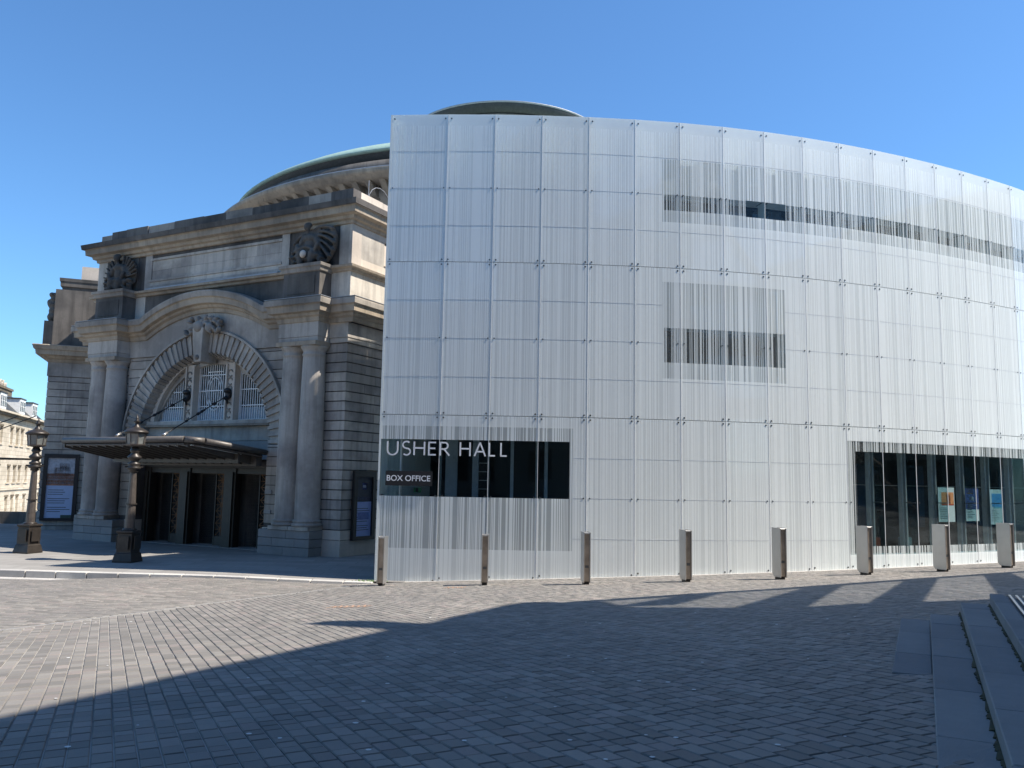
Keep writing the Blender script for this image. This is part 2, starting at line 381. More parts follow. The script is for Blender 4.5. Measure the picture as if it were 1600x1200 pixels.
def settmesh(m, c, one=False):
    _, a, b0, L, w, ca, sa, jt = c; h = jt / 2; dz = random.uniform(-.0025, .0025); t = random.random(); e = .007
    def W(u, v, d): x = u * ca - v * sa; y = u * sa + v * ca; return (x, y, gz(x, y) + d)
    j = [random.uniform(-.0025, .0025) for _ in range(4)]
    o = [(a + h + j[0], b0 + h), (a + L - h + j[1], b0 + h), (a + L - h + j[2], b0 + w - h), (a + h + j[3], b0 + w - h)]
    i = [(o[0][0] + e, o[0][1] + e), (o[1][0] - e, o[1][1] + e), (o[2][0] - e, o[2][1] - e), (o[3][0] + e, o[3][1] - e)]
    n = len(m.v)
    m.v += [W(u, v, -.03) for u, v in o] + [W(u, v, dz - .0085) for u, v in o] + [W(u, v, dz) for u, v in i]
    for k in range(4):
        l = (k + 1) % 4
        m.f += [(n + k, n + l, n + 4 + l, n + 4 + k), (n + 4 + k, n + 4 + l, n + 8 + l, n + 8 + k)]
    m.f.append((n + 8, n + 9, n + 10, n + 11))
    m.c += [t] * 9; m.sm += [False] * 9
vis = [c for c in cells if (lambda q: q and -10 < q[0] < 1610 and q[1] < 1210)(px((c[1] * c[5] - c[2] * c[6], c[1] * c[6] + c[2] * c[5], gz(c[1] * c[5] - c[2] * c[6], c[1] * c[6] + c[2] * c[5]))))][:300]
vs = set(id(c) for c in vis)
for c in vis: mm = MB(); settmesh(mm, c); mm.c = []; mm.build('sett', M['sett1'], plaza, fix=False)
mm = MB()
for c in cells:
    if id(c) not in vs: settmesh(mm, c)
o = mm.build('sett_paving', M['sett'], plaza, fix=False); o['kind'] = 'stuff'
print('setts', len(cells))
# pale joint band between the two paving fields
band = empty('paving_band'); tag(band, 'pale flush stone line curving between plaza setts and the street setts', kind='structure')
for a, b in zip(BND, BND[1:]):
    d = Vector((b[0] - a[0], b[1] - a[1])); n = Vector((d.y, -d.x)).normalized() * .055; k = max(1, int(d.length / .9)); mm = MB()
    for i in range(k):
        p = Vector(a) + d * (i / k) + d.normalized() * .01; q = Vector(a) + d * ((i + 1) / k)
        c4 = [p - n, p + n, q + n, q - n]
        MB().hexa([(v.x, v.y, gz(v.x, v.y) - .05) for v in c4] + [(v.x, v.y, gz(v.x, v.y) + .003) for v in c4]).build('band_stone', M['granite'], band)
# pavement by the hall with kerb
m = MB(); KS = sorted(KER)
cols = [-60, -40, -30, -24, -20, -17] + [-16 + i for i in range(13)] + [-3.2]
rows = [0, .5, 1, 2, 3, 5, 8, 12, 16, 20, 26, 34, 45, 60, 80]
for x in cols:
    yk = interp(KS, x, 0) + .30
    for r in rows: m.v.append((x, yk + r, gpave(x, yk + r)))
nr = len(rows)
for i in range(len(cols) - 1):
    for j in range(nr - 1): m.f.append((i * nr + j, (i + 1) * nr + j, (i + 1) * nr + j + 1, i * nr + j + 1)); m.sm.append(True)
pv = m.build('pavement', M['flags'], fix=False); tag(pv, 'smooth grey flagged pavement in front of the old hall', kind='structure')
kb = empty('kerb'); tag(kb, 'pale granite kerb along the hall pavement', kind='structure')
x = -30.0
while x < -4.3:
    x1 = min(x + .98, -4.14); ya, yb = interp(KS, x, 0), interp(KS, x1, 0); za, zb = gpave(x, ya), gpave(x1, yb)
    x0 = x + .008
    MB().hexa([(x0, ya, za - .45), (x1, yb, zb - .45), (x1, yb + .298, zb - .45), (x0, ya + .298, za - .45), (x0, ya, za + .006), (x1, yb, zb + .006), (x1, yb + .298, zb + .006), (x0, ya + .298, za + .006)]).build('kerb_stone', M['kerb'], kb, bevel=.012)
    if x < -12.6:
        zl = -.20
        MB().hexa([(x0, ya - .42, zl - .3), (x1, yb - .42, zl - .3), (x1, yb - .01, zl - .3), (x0, ya - .01, zl - .3), (x0, ya - .42, zl), (x1, yb - .42, zl), (x1, yb - .01, zl), (x0, ya - .01, zl)]).build('lower_kerb_stone', M['kerb'], kb, bevel=.012)
    x += 1.0
# orange spray marks, gum, weeds
def decal(pts, mat, name, parent, w=.02):
    mm = MB()
    for a, b in pts:
        d = Vector((b[0] - a[0], b[1] - a[1])); n = Vector((-d.y, d.x)).normalized() * w
        q = [(a[0] - n.x, a[1] - n.y), (b[0] - n.x, b[1] - n.y), (b[0] + n.x, b[1] + n.y), (a[0] + n.x, a[1] + n.y)]
        mm.quad(*[(u, v, gz(u, v) + .0045) for u, v in q])
    return mm.build(name, mat, parent, fix=False)
for (cx_, cy_, n, lb) in ((-3.25, 17.2, 7, 'orange spray-painted hatching on the setts left of the shadow prong'), (-1.36, 22.8, 5, 'faint orange spray-painted dashes by the second bollard from the left')):
    pts = []
    for i in range(n):
        x = cx_ - .36 + i * .12; pts.append(((x, cy_ - .26 + random.uniform(-.05, .05)), (x + .1, cy_ + .24 + random.uniform(-.08, .08))))
        if i < n - 1: pts.append(((x + .1, cy_ + .2), (x + .14, cy_ - .2)))
    tag(decal(pts, M['rust'], 'spray_mark', None, .018), lb, 'paint mark', 'orange spray marks on the setts')
mm = MB()
for i in range(70):
    y = random.uniform(4.2, 17); x = random.uniform(-.62 * y, .42 * y)
    if not okplaza(x, y): continue
    r = random.uniform(.008, .02); z = gz(x, y) + .0045; n = len(mm.v)
    for k in range(7): q = 2 * PI * k / 7; mm.v.append((x + r * math.cos(q) * 1.2, y + r * math.sin(q), z))
    mm.f.append(tuple(range(n, n + 7))); mm.sm.append(False)
tag(mm.build('gum_spots', M['gum'], fix=False), 'small pale chewing gum spots dotted over the setts', 'litter', kind='stuff')
mm = MB()
for i in range(60):
    x = -4.3 + random.gauss(0, .18); y = 25.95 + random.gauss(0, .05); z = gpave(x, y); a = random.random() * 6.3; h = random.uniform(.03, .08)
    d = Vector((math.cos(a), math.sin(a))) * .05; n = len(mm.v); mm.v += [(x - .01, y, z), (x + .012, y, z), (x + d.x, y + d.y, z + h)]; mm.f.append((n, n + 1, n + 2)); mm.sm.append(False)
tag(mm.build('weed', M['weed'], fix=False), 'small green weeds growing at the foot of the glass corner', 'weed', kind='stuff')
# ------------------------------------------------------------------ steps on the right
steps = empty('stone_steps'); tag(steps, 'broad shallow stone steps at the right edge of the plaza', kind='structure')
def SL(o, a, z): return (o * SDy + a * SDx, -o * SDx + a * SDy, z)
offs = [-.33, .015, .365, .69]; tops = [1.345, 1.485, 1.625, 1.765]; ends = [12.42, 11.97, 12.22, 12.19]; starts = [8.8, -4, -4, -4]
for i in range(4):
    a = starts[i] - (.37 * i); L = 1.25; o0 = offs[i]; o1 = offs[i + 1] - .003 if i < 3 else .86
    while a < ends[i] - .05:
        a1 = min(a + L * random.choice((.85, 1, 1.15)), ends[i]); dz = random.uniform(-.002, .002)
        if ends[i] - a1 < .5: a1 = ends[i]
        st = max(a, starts[i])
        if a1 > st + .1:
            b = tops[i] - .5 if i else .9
            MB().hexa([SL(o0, st + .004, b), SL(o1, st + .004, b), SL(o1, a1 - .004, b), SL(o0, a1 - .004, b), SL(o0, st + .004, tops[i] + dz), SL(o1, st + .004, tops[i] + dz), SL(o1, a1 - .004, tops[i] + dz), SL(o0, a1 - .004, tops[i] + dz)]).build('step_stone', M['step'], steps, bevel=.008)
        a = a1
for i in (1, 2, 3):   # moss at the foot of each riser
    mm = MB(); a = -3.0
    while a < ends[i] - .1:
        w = random.uniform(.006, .045); z = tops[i - 1] if i > 1 else None
        for k in range(2):
            aa = a + random.uniform(0, .1); l = random.uniform(.05, .22)
            if i > 1: mm.hexa([SL(offs[i] - w, aa, z - .01), SL(offs[i] - .001, aa, z - .01), SL(offs[i] - .001, aa + l, z - .01), SL(offs[i] - w * .5, aa + l, z - .01), SL(offs[i] - w * .9, aa, z + .004), SL(offs[i] - .001, aa, z + .012), SL(offs[i] - .001, aa + l, z + .01), SL(offs[i] - w * .4, aa + l, z + .004)])
        a += .1
    if i > 1: o = mm.build('moss', M['moss'], steps, fix=False); o['kind'] = 'stuff'
bxm = MB(); bxm.hexa([SL(.865, -4, .8), SL(9.0, -4, .8), SL(9.0, 12.19, .8), SL(.865, 12.19, .8), SL(.865, -4, 1.735), SL(9.0, -4, 1.745), SL(9.0, 12.19, 1.745), SL(.865, 12.19, 1.735)])
bxm.build('terrace_top', M['step'], steps)
for k in range(16):   # long metal grating bars
    o0 = .885 + k * .075
    MB().hexa([SL(o0, 2, 1.75), SL(o0 + .025, 2, 1.75), SL(o0 + .025, 12.1, 1.75), SL(o0, 12.1, 1.75), SL(o0, 2, 1.775), SL(o0 + .025, 2, 1.775), SL(o0 + .025, 12.1, 1.775), SL(o0, 12.1, 1.775)]).build('grating_bar', M['steel'], steps)
# ------------------------------------------------------------------ building on the right that throws the big shadow
nb = empty('office_block'); tag(nb, 'stone office block beyond the steps, stepped roofline and glazed top storey', 'building')
ND = 5.6
def cast(x, y):
    z = gz(x, y); no = stepoff(x, y); sn = SD.x * SDy - SD.y * SDx; k = (ND - no) / sn
    p = Vector((x, y, z)) + SD * k; return stepal(p.x, p.y), p.z
body = [cast(*p) for p in ((-4.06, 6.95), (-3.39, 9.0), (-1.83, 12.67))]
prong = [cast(*p) for p in ((-1.95, 12.9), (-3.36, 13.89), (-2.99, 14.33), (-2.5, 14.1), (-1.86, 13.62), (-1.32, 13.35), (-1.01, 14.43), (-.05, 16.75), (.34, 17.34), (.95, 16.9), (1.38, 17.3))]
low = [cast(*p) for p in ((1.7, 15.77), (3.51, 15.17), (5.06, 14.91), (6.32, 15.4), (8.6, 15.6), (13, 17.5), (19, 20.5))]
lid = [cast(*p) for p in ((1.38, 17.3), (2.98, 18.16), (4.14, 18.79), (6.35, 19.83), (8.79, 21.29), (12.44, 23.35), (15.15, 24.89), (19, 27.5))]
bo = stepal(-4.06, 6.95)
outline = [(-14, 31), (6.5, 31), (6.6, 19.2)] + body + prong + low  # near end raised out of view to hold back sky light
SH = Vector((math.cos(SUN_AZ), math.sin(SUN_AZ))) 
def castprism(poly, depth, name, mat, parent):
    mm = MB(); n = len(poly)
    fr = [SL(ND, a, z) for a, z in poly]; bk = [(p[0] + SH.x * depth, p[1] + SH.y * depth, p[2]) for p in fr]
    mm.v += fr + bk; mm.f.append(tuple(range(n))); mm.f.append(tuple(reversed(range(n, 2 * n)))); mm.sm += [False, False]
    for i in range(n): j = (i + 1) % n; mm.f.append((i, n + i, n + j, j)); mm.sm.append(False)
    return mm.build(name, mat, parent)
castprism([(-14, .5)] + outline[:-1] + [(24.2, .5)], .5, 'wall', M['render'], nb)
lw = dict(t=.30)
for a, b in zip(lid, lid[1:]):
    castprism([(a[0], a[1] - .55), (b[0], b[1] - .55), (b[0], b[1]), (a[0], a[1])], .3, 'roof_beam', M['render'], nb)
struts = [((1.9, 15.8), (2.9, 16.0), (4.6, 18.9), (4.1, 18.7)), ((4.0, 15.1), (5.0, 14.95), (8.0, 20.8), (7.2, 20.3)), ((6.5, 15.4), (7.3, 15.5), (11.2, 22.6), (10.3, 22.0)), ((9.2, 15.9), (10.3, 16.3), (14.0, 24.1), (13.2, 23.6)), ((13, 17.5), (14, 18), (17.2, 26.2), (16.4, 25.7))]
for s4 in struts: castprism([cast(*p) for p in s4], .25, 'column', M['render'], nb)
for i in range(len(lid) - 1):
    a, b = lid[i], lid[i + 1]; j = min(i, len(low) - 2)
    castprism([low[j], low[j + 1], (b[0], b[1] - .56), (a[0], a[1] - .56)], .03, 'glass_panel', M['tint'], nb)
for k in range(6):
    for j in range(3):
        a = -12 + k * 3.4; z = 3.2 + j * 3.3; q = [SL(ND - .02, a, z), SL(ND - .02, a + 1.5, z), SL(ND + .1, a + 1.5, z), SL(ND + .1, a, z)]
        MB().hexa(q + [(p[0], p[1], p[2] + 2) for p in q]).build('window', M['winglass'], nb)
# ------------------------------------------------------------------ glass wing
wing = empty('glass_extension'); tag(wing, 'curved modern hall extension clad in white striped glass panes', 'building')
ROWS = [(None, 5.065), (5.085, 10.02), (10.04, 15.0)]
NB = len(GX) - 1
def bay(i): 
    a = Vector((GX[i], GY[i])); b = Vector((GX[i + 1], GY[i + 1])); d = b - a; return a, b, d.length, math.atan2(d.y, d.x)
def baseZ(i): return min(gz(GX[i], GY[i]), gz(GX[i + 1], GY[i + 1])) - .06
def seg(i): # empty-like transform for a bay
    a, b, L, az = bay(i); return a, L, az
def place(o, a, az, z=0): o.location = (a.x, a.y, z); o.rotation_euler = (0, 0, az)
STR = [(10.0, 99, .82, 4.6), (5.64, 8.45, 6.92, 8.05), (5.64, 99, 11.97, 12.5)]
MLD = [(-1, 3.72, .92, 4.72), (5.60, 8.47, 6.40, 9.56), (5.60, 99, 11.57, 13.70)]
def panes(a, L, az, zb, i, clear):
    for r, (z0, z1) in enumerate(ROWS):
        z0_ = zb if z0 is None else z0
        o = bx('glass_pane', M['frit'], wing, .008, L - .008, 0, .02, z0_, z1); place(o, a, az)
        c = clear.get((i, r), (99, 99, 0, 0))
        o['zl'], o['zh'], o['xl'], o['xh'] = [float(v) for v in c]
        for pre, tab in (('s', STR), ('m', MLD)):
            c = (99, 99, 0, 0)
            for (s_, e_, q0, q1) in tab:
                if s_ < i + 1 and e_ > i and q0 < z1 and q1 > z0_: c = (q0, q1, (s_ - i) * L if s_ > i else -1, (e_ - i) * L if e_ < i + 1 else 9)
            o[pre + 'zl'], o[pre + 'zh'], o[pre + 'xl'], o[pre + 'xh'] = [float(v) for v in c]
clear = {(0, 0): (2.52, 4.30, -1, 9), (1, 0): (2.52, 4.30, -1, 9), (2, 0): (2.52, 4.30, -1, 9), (3, 0): (2.52, 4.30, -1, 1.0)}
clear[(10, 0)] = (1.1, 4.25, .36, 9)
for k in range(11, NB): clear[(k, 0)] = (1.1, 4.25, -1, 9)
clear[(7, 2)] = (11.95, 12.52, .8, 9); clear[(8, 2)] = (11.95, 12.52, -1, .8)
DB = .42
# openings in the backing: (bay start float, bay end float, z0, z1, kind)
OPEN = [(-1, 3.72, .92, 4.72, 'dark'), (10.0, 99, .82, 4.6, 'dark'), (5.62, 8.45, 6.92, 8.05, 'win'), (5.62, 99, 11.97, 12.5, 'win')]
SURR = [(5.60, 8.47, 6.40, 9.56), (5.60, 99, 11.57, 13.70)]
ZJ = [None, 1.3, 2.55, 3.8, 5.07, 6.31, 7.55, 8.8, 10.03, 11.25, 12.5, 13.75, 14.9]
bolts = MB()
for i in range(NB):
    a, L, az = seg(i); zb = baseZ(i); panes(a, L, az, zb, i, clear)
    z = zb
    # z cuts and x cuts for this bay
    cutsx = [0, 1]
    for (s, e, _, _, *_k) in OPEN + [(*q, 's') for q in SURR]:
        for v in (s, e):
            if i < v < i + 1: cutsx.append(v - i)
    cutsx = sorted(set(round(c, 3) for c in cutsx))
    for c0, c1 in zip(cutsx, cutsx[1:]):
        bc = i + (c0 + c1) / 2
        zc = [zb] + ZJ[1:]
        for (s, e, z0, z1, *_k) in OPEN + [(*q, 's') for q in SURR]:
            if s < bc < e: zc += [z0, z1]
        zc = sorted(set(zc))
        for z0, z1 in zip(zc, zc[1:]):
            zm = (z0 + z1) / 2; kind = 'back'
            for (s, e, q0, q1) in SURR:
                if s < bc < e and q0 < zm < q1: kind = 'surr'
            for (s, e, q0, q1, kk) in OPEN:
                if s < bc < e and q0 < zm < q1: kind = kk
            g_ = .006
            if kind == 'back': o = bx('backing_panel', M['back'], wing, c0 * L + (g_ if c0 == 0 else 0), c1 * L - (g_ if c1 == 1 else 0), DB, DB + .05, z0 + g_, z1 - g_); place(o, a, az)
            elif kind == 'surr': o = bx('recessed_panel', M['backg'], wing, c0 * L, c1 * L, DB + .10, DB + .15, z0, z1); place(o, a, az)
            elif kind == 'win':
                o = bx('window_pane', M['dkglass'], wing, c0 * L, c1 * L, DB + .2, DB + .22, z0, z1); place(o, a, az)
                o = bx('window_recess', M['interior'], wing, c0 * L - .2, c1 * L + .2, DB + .3, DB + .33, z0 - .2, z1 + .2); place(o, a, az)
    for z in (1.3, 2.55, 3.8, 6.31, 7.55, 8.8, 11.25, 12.5, 13.75):
        xa, xb = .06, L - .06
        for (s_, e_, q0, q1) in STR + MLD:
            if q0 < z < q1:
                if s_ <= i and e_ >= i + 1: xa = xb = 0
                elif s_ > i and s_ < i + 1: xb = min(xb, (s_ - i) * L)
                elif e_ > i and e_ < i + 1: xa = max(xa, (e_ - i) * L)
        if xb - xa > .15: o = bx('panel_seam', M['seam'], wing, xa, xb, -.0035, -.0005, z - .006, z + .006); place(o, a, az)
    # fins
    for zi, (z0, z1) in enumerate(((zb, 5.06), (5.09, 10.01), (10.05, 14.9))):
        lowwin = zi == 0 and (i < 4 or i > 9)
        o = bx('glass_fin', M['finglass'] if lowwin else M['fin'], wing, -.012, .012, .03, DB - .01, z0, z1); place(o, a, az)
        if zi == 0 and i > 10: o = bx('window_post', M['whitebar'], wing, -.09, .09, DB + .14, DB + .30, .82, 4.6); place(o, a, az)
    ca, sa = math.cos(az), math.sin(az)
    for z in (zb + .16, 5.0, 5.15, 9.95, 10.11, 14.86):
        for xx in (.1, L - .1):
            p = Vector((a.x + xx * ca, a.y + xx * sa)); n = Vector((sa, -ca))
            bolts.bar((p.x, p.y, z), (p.x + n.x * .012, p.y + n.y * .012, z), .028, n=6)
    for z in (2.55, 7.55, 12.5):
        for xx in (.1, L - .1):
            p = Vector((a.x + xx * ca, a.y + xx * sa)); n = Vector((sa, -ca))
            bolts.bar((p.x, p.y, z), (p.x + n.x * .012, p.y + n.y * .012, z), .024, n=6)
            bolts.bar((p.x - n.x * .03, p.y - n.y * .03, z), (p.x - n.x * (DB - .02), p.y - n.y * (DB - .02), z), .018, n=5)
    o = bx('joint_seal', M['whitebar'], wing, -.007, .007, -.006, .014, zb, 15.0); place(o, a, az)
    # horizontal strong gap shadow line backing
# interior behind the big clear openings
def interior(i0, i1, z0, z1):
    for i in range(i0, i1):
        a, L, az = seg(i)
        o = bx('interior_wall', M['interior'], wing, -.01, L + .01, 2.2, 2.25, z0 - .5, z1 + .5); place(o, a, az)
        o = bx('ceiling', M['interior'], wing, 0, L, DB + .05, 2.2, z1, z1 + .05); place(o, a, az)
        o = bx('interior_floor', M['timber'], wing, 0, L, DB + .05, 2.2, z0 - .05, z0); place(o, a, az)
interior(0, 4, .92, 4.72); interior(10, NB, .82, 4.6)
for i, zz in [(k, (.92, 4.72)) for k in range(0, 4)] + [(k, (.82, 4.6)) for k in range(10, NB)]:
    a, L, az = seg(i)
    x1 = L if i != 3 else L * .72
    o = bx('inner_glazing', M['clear'], wing, 0, x1, DB + .02, DB + .03, zz[0], zz[1]); place(o, a, az)
    o = bx('window_mullion', M['backg'], wing, -.03, .03, DB + .03, DB + .12, zz[0], zz[1]); place(o, a, az)
for i, c0, c1, w_ in ((1, .05, .3, 'p'), (1, .62, .75, 'p'), (2, .45, .52, 'p'), (3, .2, .27, 'p')):   # interior columns and shelving seen dimly
    a, L, az = seg(i); o = bx('interior_column', plain('dim_column%d' % i, (.42, .46, .54), .6), wing, c0 * L, c1 * L, 1.2, 1.35, .92, 4.7); place(o, a, az)
for k in range(6):
    a, L, az = seg(1); o = bx('shelf', M['backg'], wing, .7 * L, .95 * L, 1.1, 1.2, 2.2 + k * .28, 2.22 + k * .28); place(o, a, az)
a, L, az = seg(10)
for i in range(10, NB):
    a, L, az = seg(i)
    if i % 2: o = bx('interior_panel', plain('dim_blue_panel%d' % i, (.012, .04, .075), .6), wing, .15 * L, .8 * L, 1.9, 1.95, 1.6, 3.9); place(o, a, az)
    o = bx('hand_rail', M['steel'], wing, 0, L, DB + .5, DB + .52, 3.12, 3.15); place(o, a, az)
# left return wall (azimuth 67 deg)
RA = math.radians(67); rdx, rdy = math.cos(RA), math.sin(RA)
for k in range(9):
    a = Vector((GX[0] + rdx * k * 1.5, GY[0] + rdy * k * 1.5)); az = RA
    # outward is to the left of travel: mirror by starting from the far end
    aa = Vector((a.x + rdx * 1.5, a.y + rdy * 1.5)); zb = -.2
    for r, (z0, z1) in enumerate(ROWS):
        z0_ = zb if z0 is None else z0
        o = bx('glass_pane', M['frit'], wing, .01, 1.49, 0, .02, z0_, z1); place(o, aa, az + PI)
        o['zl'], o['zh'], o['xl'], o['xh'] = (99., 99., 0., 0.)
    for z0, z1 in ((zb, 5.06), (5.08, 10.0), (10.05, 14.9)):
        o = bx('backing_panel', M['back'], wing, .006, 1.494 if k else .95, DB, DB + .05, z0, z1); place(o, aa, az + PI)
bolts_o = bolts.build('fixings', M['bolt'], wing); bolts_o['kind'] = 'stuff'
o = bx('corner_post', M['fin'], wing, -.03, .03, -.01, .10, -.12, 15.0); place(o, Vector((GX[0], GY[0])), 0)
# roof and body behind (keeps sun out of the void)
m = MB(); pts = [(GX[i] - .0 + math.sin(bay(min(i, NB - 1))[3]) * -.55, GY[i] + .62) for i in range(NB + 1)]
pts[0] = (GX[0] + .75, GY[0] + .62)
far = (GX[0] + rdx * 13 + .55, GY[0] + rdy * 13)
poly = pts + [(23.4, 44), (far[0], 44), far]
n = len(poly); m.v += [(x, y, 14.3) for x, y in poly] + [(x, y, 14.5) for x, y in poly]
m.f += [tuple(range(n)), tuple(range(n, 2 * n))]; m.sm += [False, False]
for i in range(n): j = (i + 1) % n; m.f.append((i, j, n + j, n + i)); m.sm.append(False)
m.build('roof', M['backg'], wing)
for i in range(NB):
    a, L, az = seg(i); z0 = gz(GX[i], GY[i]); z1 = gz(GX[i + 1], GY[i + 1])
    o = MB().hexa([(.006, -.13, z0 - .1), (L - .006, -.13, z1 - .1), (L - .006, -.004, z1 - .1), (.006, -.004, z0 - .1), (.006, -.13, z0 + .012), (L - .006, -.13, z1 + .012), (L - .006, -.004, z1 + .012), (.006, -.004, z0 + .012)]).build('edging_stone', M['kerb'], plaza); place(o, a, az)
# lettering
def text(txt, mat, name, parent, loc_a, az, x0, x1, z0, z1, depth=.01, y=-.012, bold=0, sp=1.0):
    cu = bpy.data.curves.new(name, 'FONT'); cu.body = txt; cu.size = 1; cu.extrude = 0; cu.space_character = sp; cu.offset = bold
    ob = bpy.data.objects.new(name, cu); C.objects.link(ob)
    dg = bpy.context.evaluated_depsgraph_get(); me = bpy.data.meshes.new_from_object(ob.evaluated_get(dg)); bpy.data.objects.remove(ob)
    xs_ = [v.co.x for v in me.vertices]; ys_ = [v.co.y for v in me.vertices]
    sx = (x1 - x0) / (max(xs_) - min(xs_)); sz = (z1 - z0) / (max(ys_) - min(ys_)); mx, my = min(xs_), min(ys_)
    for v in me.vertices: v.co = ((v.co.x - mx) * sx + x0, y, (v.co.y - my) * sz + z0)
    me.materials.append(mat); o = bpy.data.objects.new(name, me); C.objects.link(o); o.parent = parent; place(o, loc_a, az); return o
a0_, L0, az0 = seg(0)
def thin(txt, x0, x1, z0, z1): pass
sgn = empty('hall_sign'); tag(sgn, 'large white USHER HALL lettering across the clear glass band', 'sign')
def stroke(parent, name, a, az, segs, w, y=-.02):
    mm = MB()
    for p, q in segs:
        d = Vector((q[0] - p[0], q[1] - p[1])); n = Vector((-d.y, d.x)).normalized() * w / 2; e = d.normalized() * (w * .0)
        c4 = [(p[0] - e.x - n.x, p[1] - e.y - n.y), (q[0] + e.x - n.x, q[1] + e.y - n.y), (q[0] + e.x + n.x, q[1] + e.y + n.y), (p[0] - e.x + n.x, p[1] - e.y + n.y)]
        mm.hexa([(c[0], y, c[1]) for c in c4] + [(c[0], y + .01, c[1]) for c in c4])
    o = mm.build(name, M['sign'], parent); place(o, a, az); return o
def arc(cx_, cz_, rx, rz, t0, t1, n=10):
    P = [(cx_ + rx * math.cos(t0 + (t1 - t0) * i / n), cz_ + rz * math.sin(t0 + (t1 - t0) * i / n)) for i in range(n + 1)]
    return list(zip(P, P[1:]))
# letter boxes measured along the wall, metres from the corner
def bayx(v): i = int(v); return sum(bay(k)[2] for k in range(i)) + (v - i) * bay(i)[2]
def on_wall(s):
    i = 0
    while s > bay(i)[2]: s -= bay(i)[2]; i += 1
    return i, s
zB, zT = 3.80, 4.225; H_ = zT - zB
letters = [('U', 606, 622), ('S', 630, 642), ('H', 648, 664), ('E', 671, 682), ('R', 689, 703), ('H', 720, 735), ('A', 742, 759), ('L', 765, 774), ('L', 783, 792)]
def x2s(x): return bayx(.13 + (x - 606) / (792 - 606) * 2.24) if True else 0
# convert pixel positions to metres along the wall (nearly linear over this stretch)
s606 = .13 * bay(0)[2]; s792 = bay(0)[2] + bay(1)[2] + .37 * bay(2)[2]
for ch, xa, xb in letters:
    sa_ = s606 + (xa - 606) / 186 * (s792 - s606); sb_ = s606 + (xb - 606) / 186 * (s792 - s606)
    i, s0 = on_wall(sa_); W_ = sb_ - sa_; x0, x1 = s0, s0 + W_; xm = (x0 + x1) / 2
    if ch == 'U': sg = [((x0, zT), (x0, zB + .15)), ((x1, zT), (x1, zB + .15))] + arc(xm, zB + .15, W_ / 2, .15, PI, 2 * PI)
    elif ch == 'S': r = H_ / 4; sg = arc(xm, zT - r, W_ / 2, r, .25 * PI, 1.5 * PI) + arc(xm, zB + r, W_ / 2, r, .5 * PI, -.75 * PI)
    elif ch == 'H': sg = [((x0, zB), (x0, zT)), ((x1, zB), (x1, zT)), ((x0, zB + H_ * .53), (x1, zB + H_ * .53))]
    elif ch == 'E': sg = [((x0, zB), (x0, zT)), ((x0 - .02, zT - .02), (x1, zT - .02)), ((x0, zB + H_ * .52), (x1 - .02, zB + H_ * .52)), ((x0 - .02, zB + .02), (x1, zB + .02))]
    elif ch == 'R': sg = [((x0, zB), (x0, zT)), ((x0 - .02, zT - .02), (x0 + W_ * .45, zT - .02)), ((x0, zB + H_ * .48), (x0 + W_ * .45, zB + H_ * .48)), ((x0 + W_ * .42, zB + H_ * .48), (x1, zB))] + arc(x0 + W_ * .45, zT - .02 - H_ * .24 + .005, W_ * .38, H_ * .235, PI / 2, -PI / 2)
    elif ch == 'A': sg = [((x0, zB), (xm, zT)), ((xm, zT), (x1, zB)), ((x0 + W_ * .2, zB + H_ * .33), (x1 - W_ * .2, zB + H_ * .33))]
    else: sg = [((x0, zB), (x0, zT)), ((x0 - .02, zB + .02), (x1, zB + .02))]
    stroke(sgn, 'letter', seg(i)[0], seg(i)[2], sg, .048)
bo_ = empty('box_office_sign'); tag(bo_, 'black BOX OFFICE sign panel below the hall name', 'sign')
o = bx('sign_panel', M['black'], bo_, .22, 1.70, -.035, -.015, 2.84, 3.30); place(o, a0_, az0)
text('BOX OFFICE', M['sign'], 'lettering', bo_, a0_, az0, .26, 1.64, 2.985, 3.165, y=-.041, bold=.012)
o = bx('exit_sign', M['green'], wing, .95, 1.2, .9, .92, 2.62, 2.78); place(o, a0_, az0)
o = bx('exit_sign_figure', M['interior'], wing, 1.02, 1.10, .88, .895, 2.64, 2.76); place(o, a0_, az0)
# posters behind the entrance glass
def poster(i, f0, f1, z0, z1, label, pic, yb=DB - .08):
    a, L, az = seg(i); e = empty('poster', (a.x, a.y, 0), az); tag(e, label, 'poster', 'posters inside the glass entrance')
    pp = plain('poster_paper' + label[:6], (.62, .70, .68), .6, var=.03)
    x0, x1 = f0 * L, f1 * L
    MB().box(x0, x1, yb, yb + .012, z0, z1).build('sheet', pp, e)
    for (u0, u1, v0, v1, col) in pic:
        MB().box(x0 + u0 * (x1 - x0), x0 + u1 * (x1 - x0), yb - .004, yb - .001, z0 + v0 * (z1 - z0), z0 + v1 * (z1 - z0)).build('printed_area', plain('ink', col, .6, var=.25, scale=12), e)
    mm = MB()
    for k in range(7): 
        zz = z0 + (.40 - k * .05) * (z1 - z0); mm.box(x0 + .08 * (x1 - x0), x0 + random.uniform(.4, .7) * (x1 - x0), yb - .006, yb - .0045, zz, zz + .012)
    mm.build('printed_text', M['bolt'], e)
poster(12, .95, 1.5, 1.88, 3.10, 'poster with an orange picture inside the glass entrance', [(.2, .95, .52, .86, (.75, .30, .12)), (.5, .75, .55, .8, (.25, .07, .03)), (.2, .95, .48, .52, (.5, .08, .03))])
poster(13, .92, 1.4, 1.90, 3.09, 'poster with a dark blue picture and small yellow top inside the entrance', [(0, 1, .36, 1, (.05, .08, .22)), (.1, .6, .82, 1, (.60, .36, .05)), (.3, .62, .62, .74, (.75, .8, .9)), (.1, .5, .38, .55, (.35, .38, .5))])
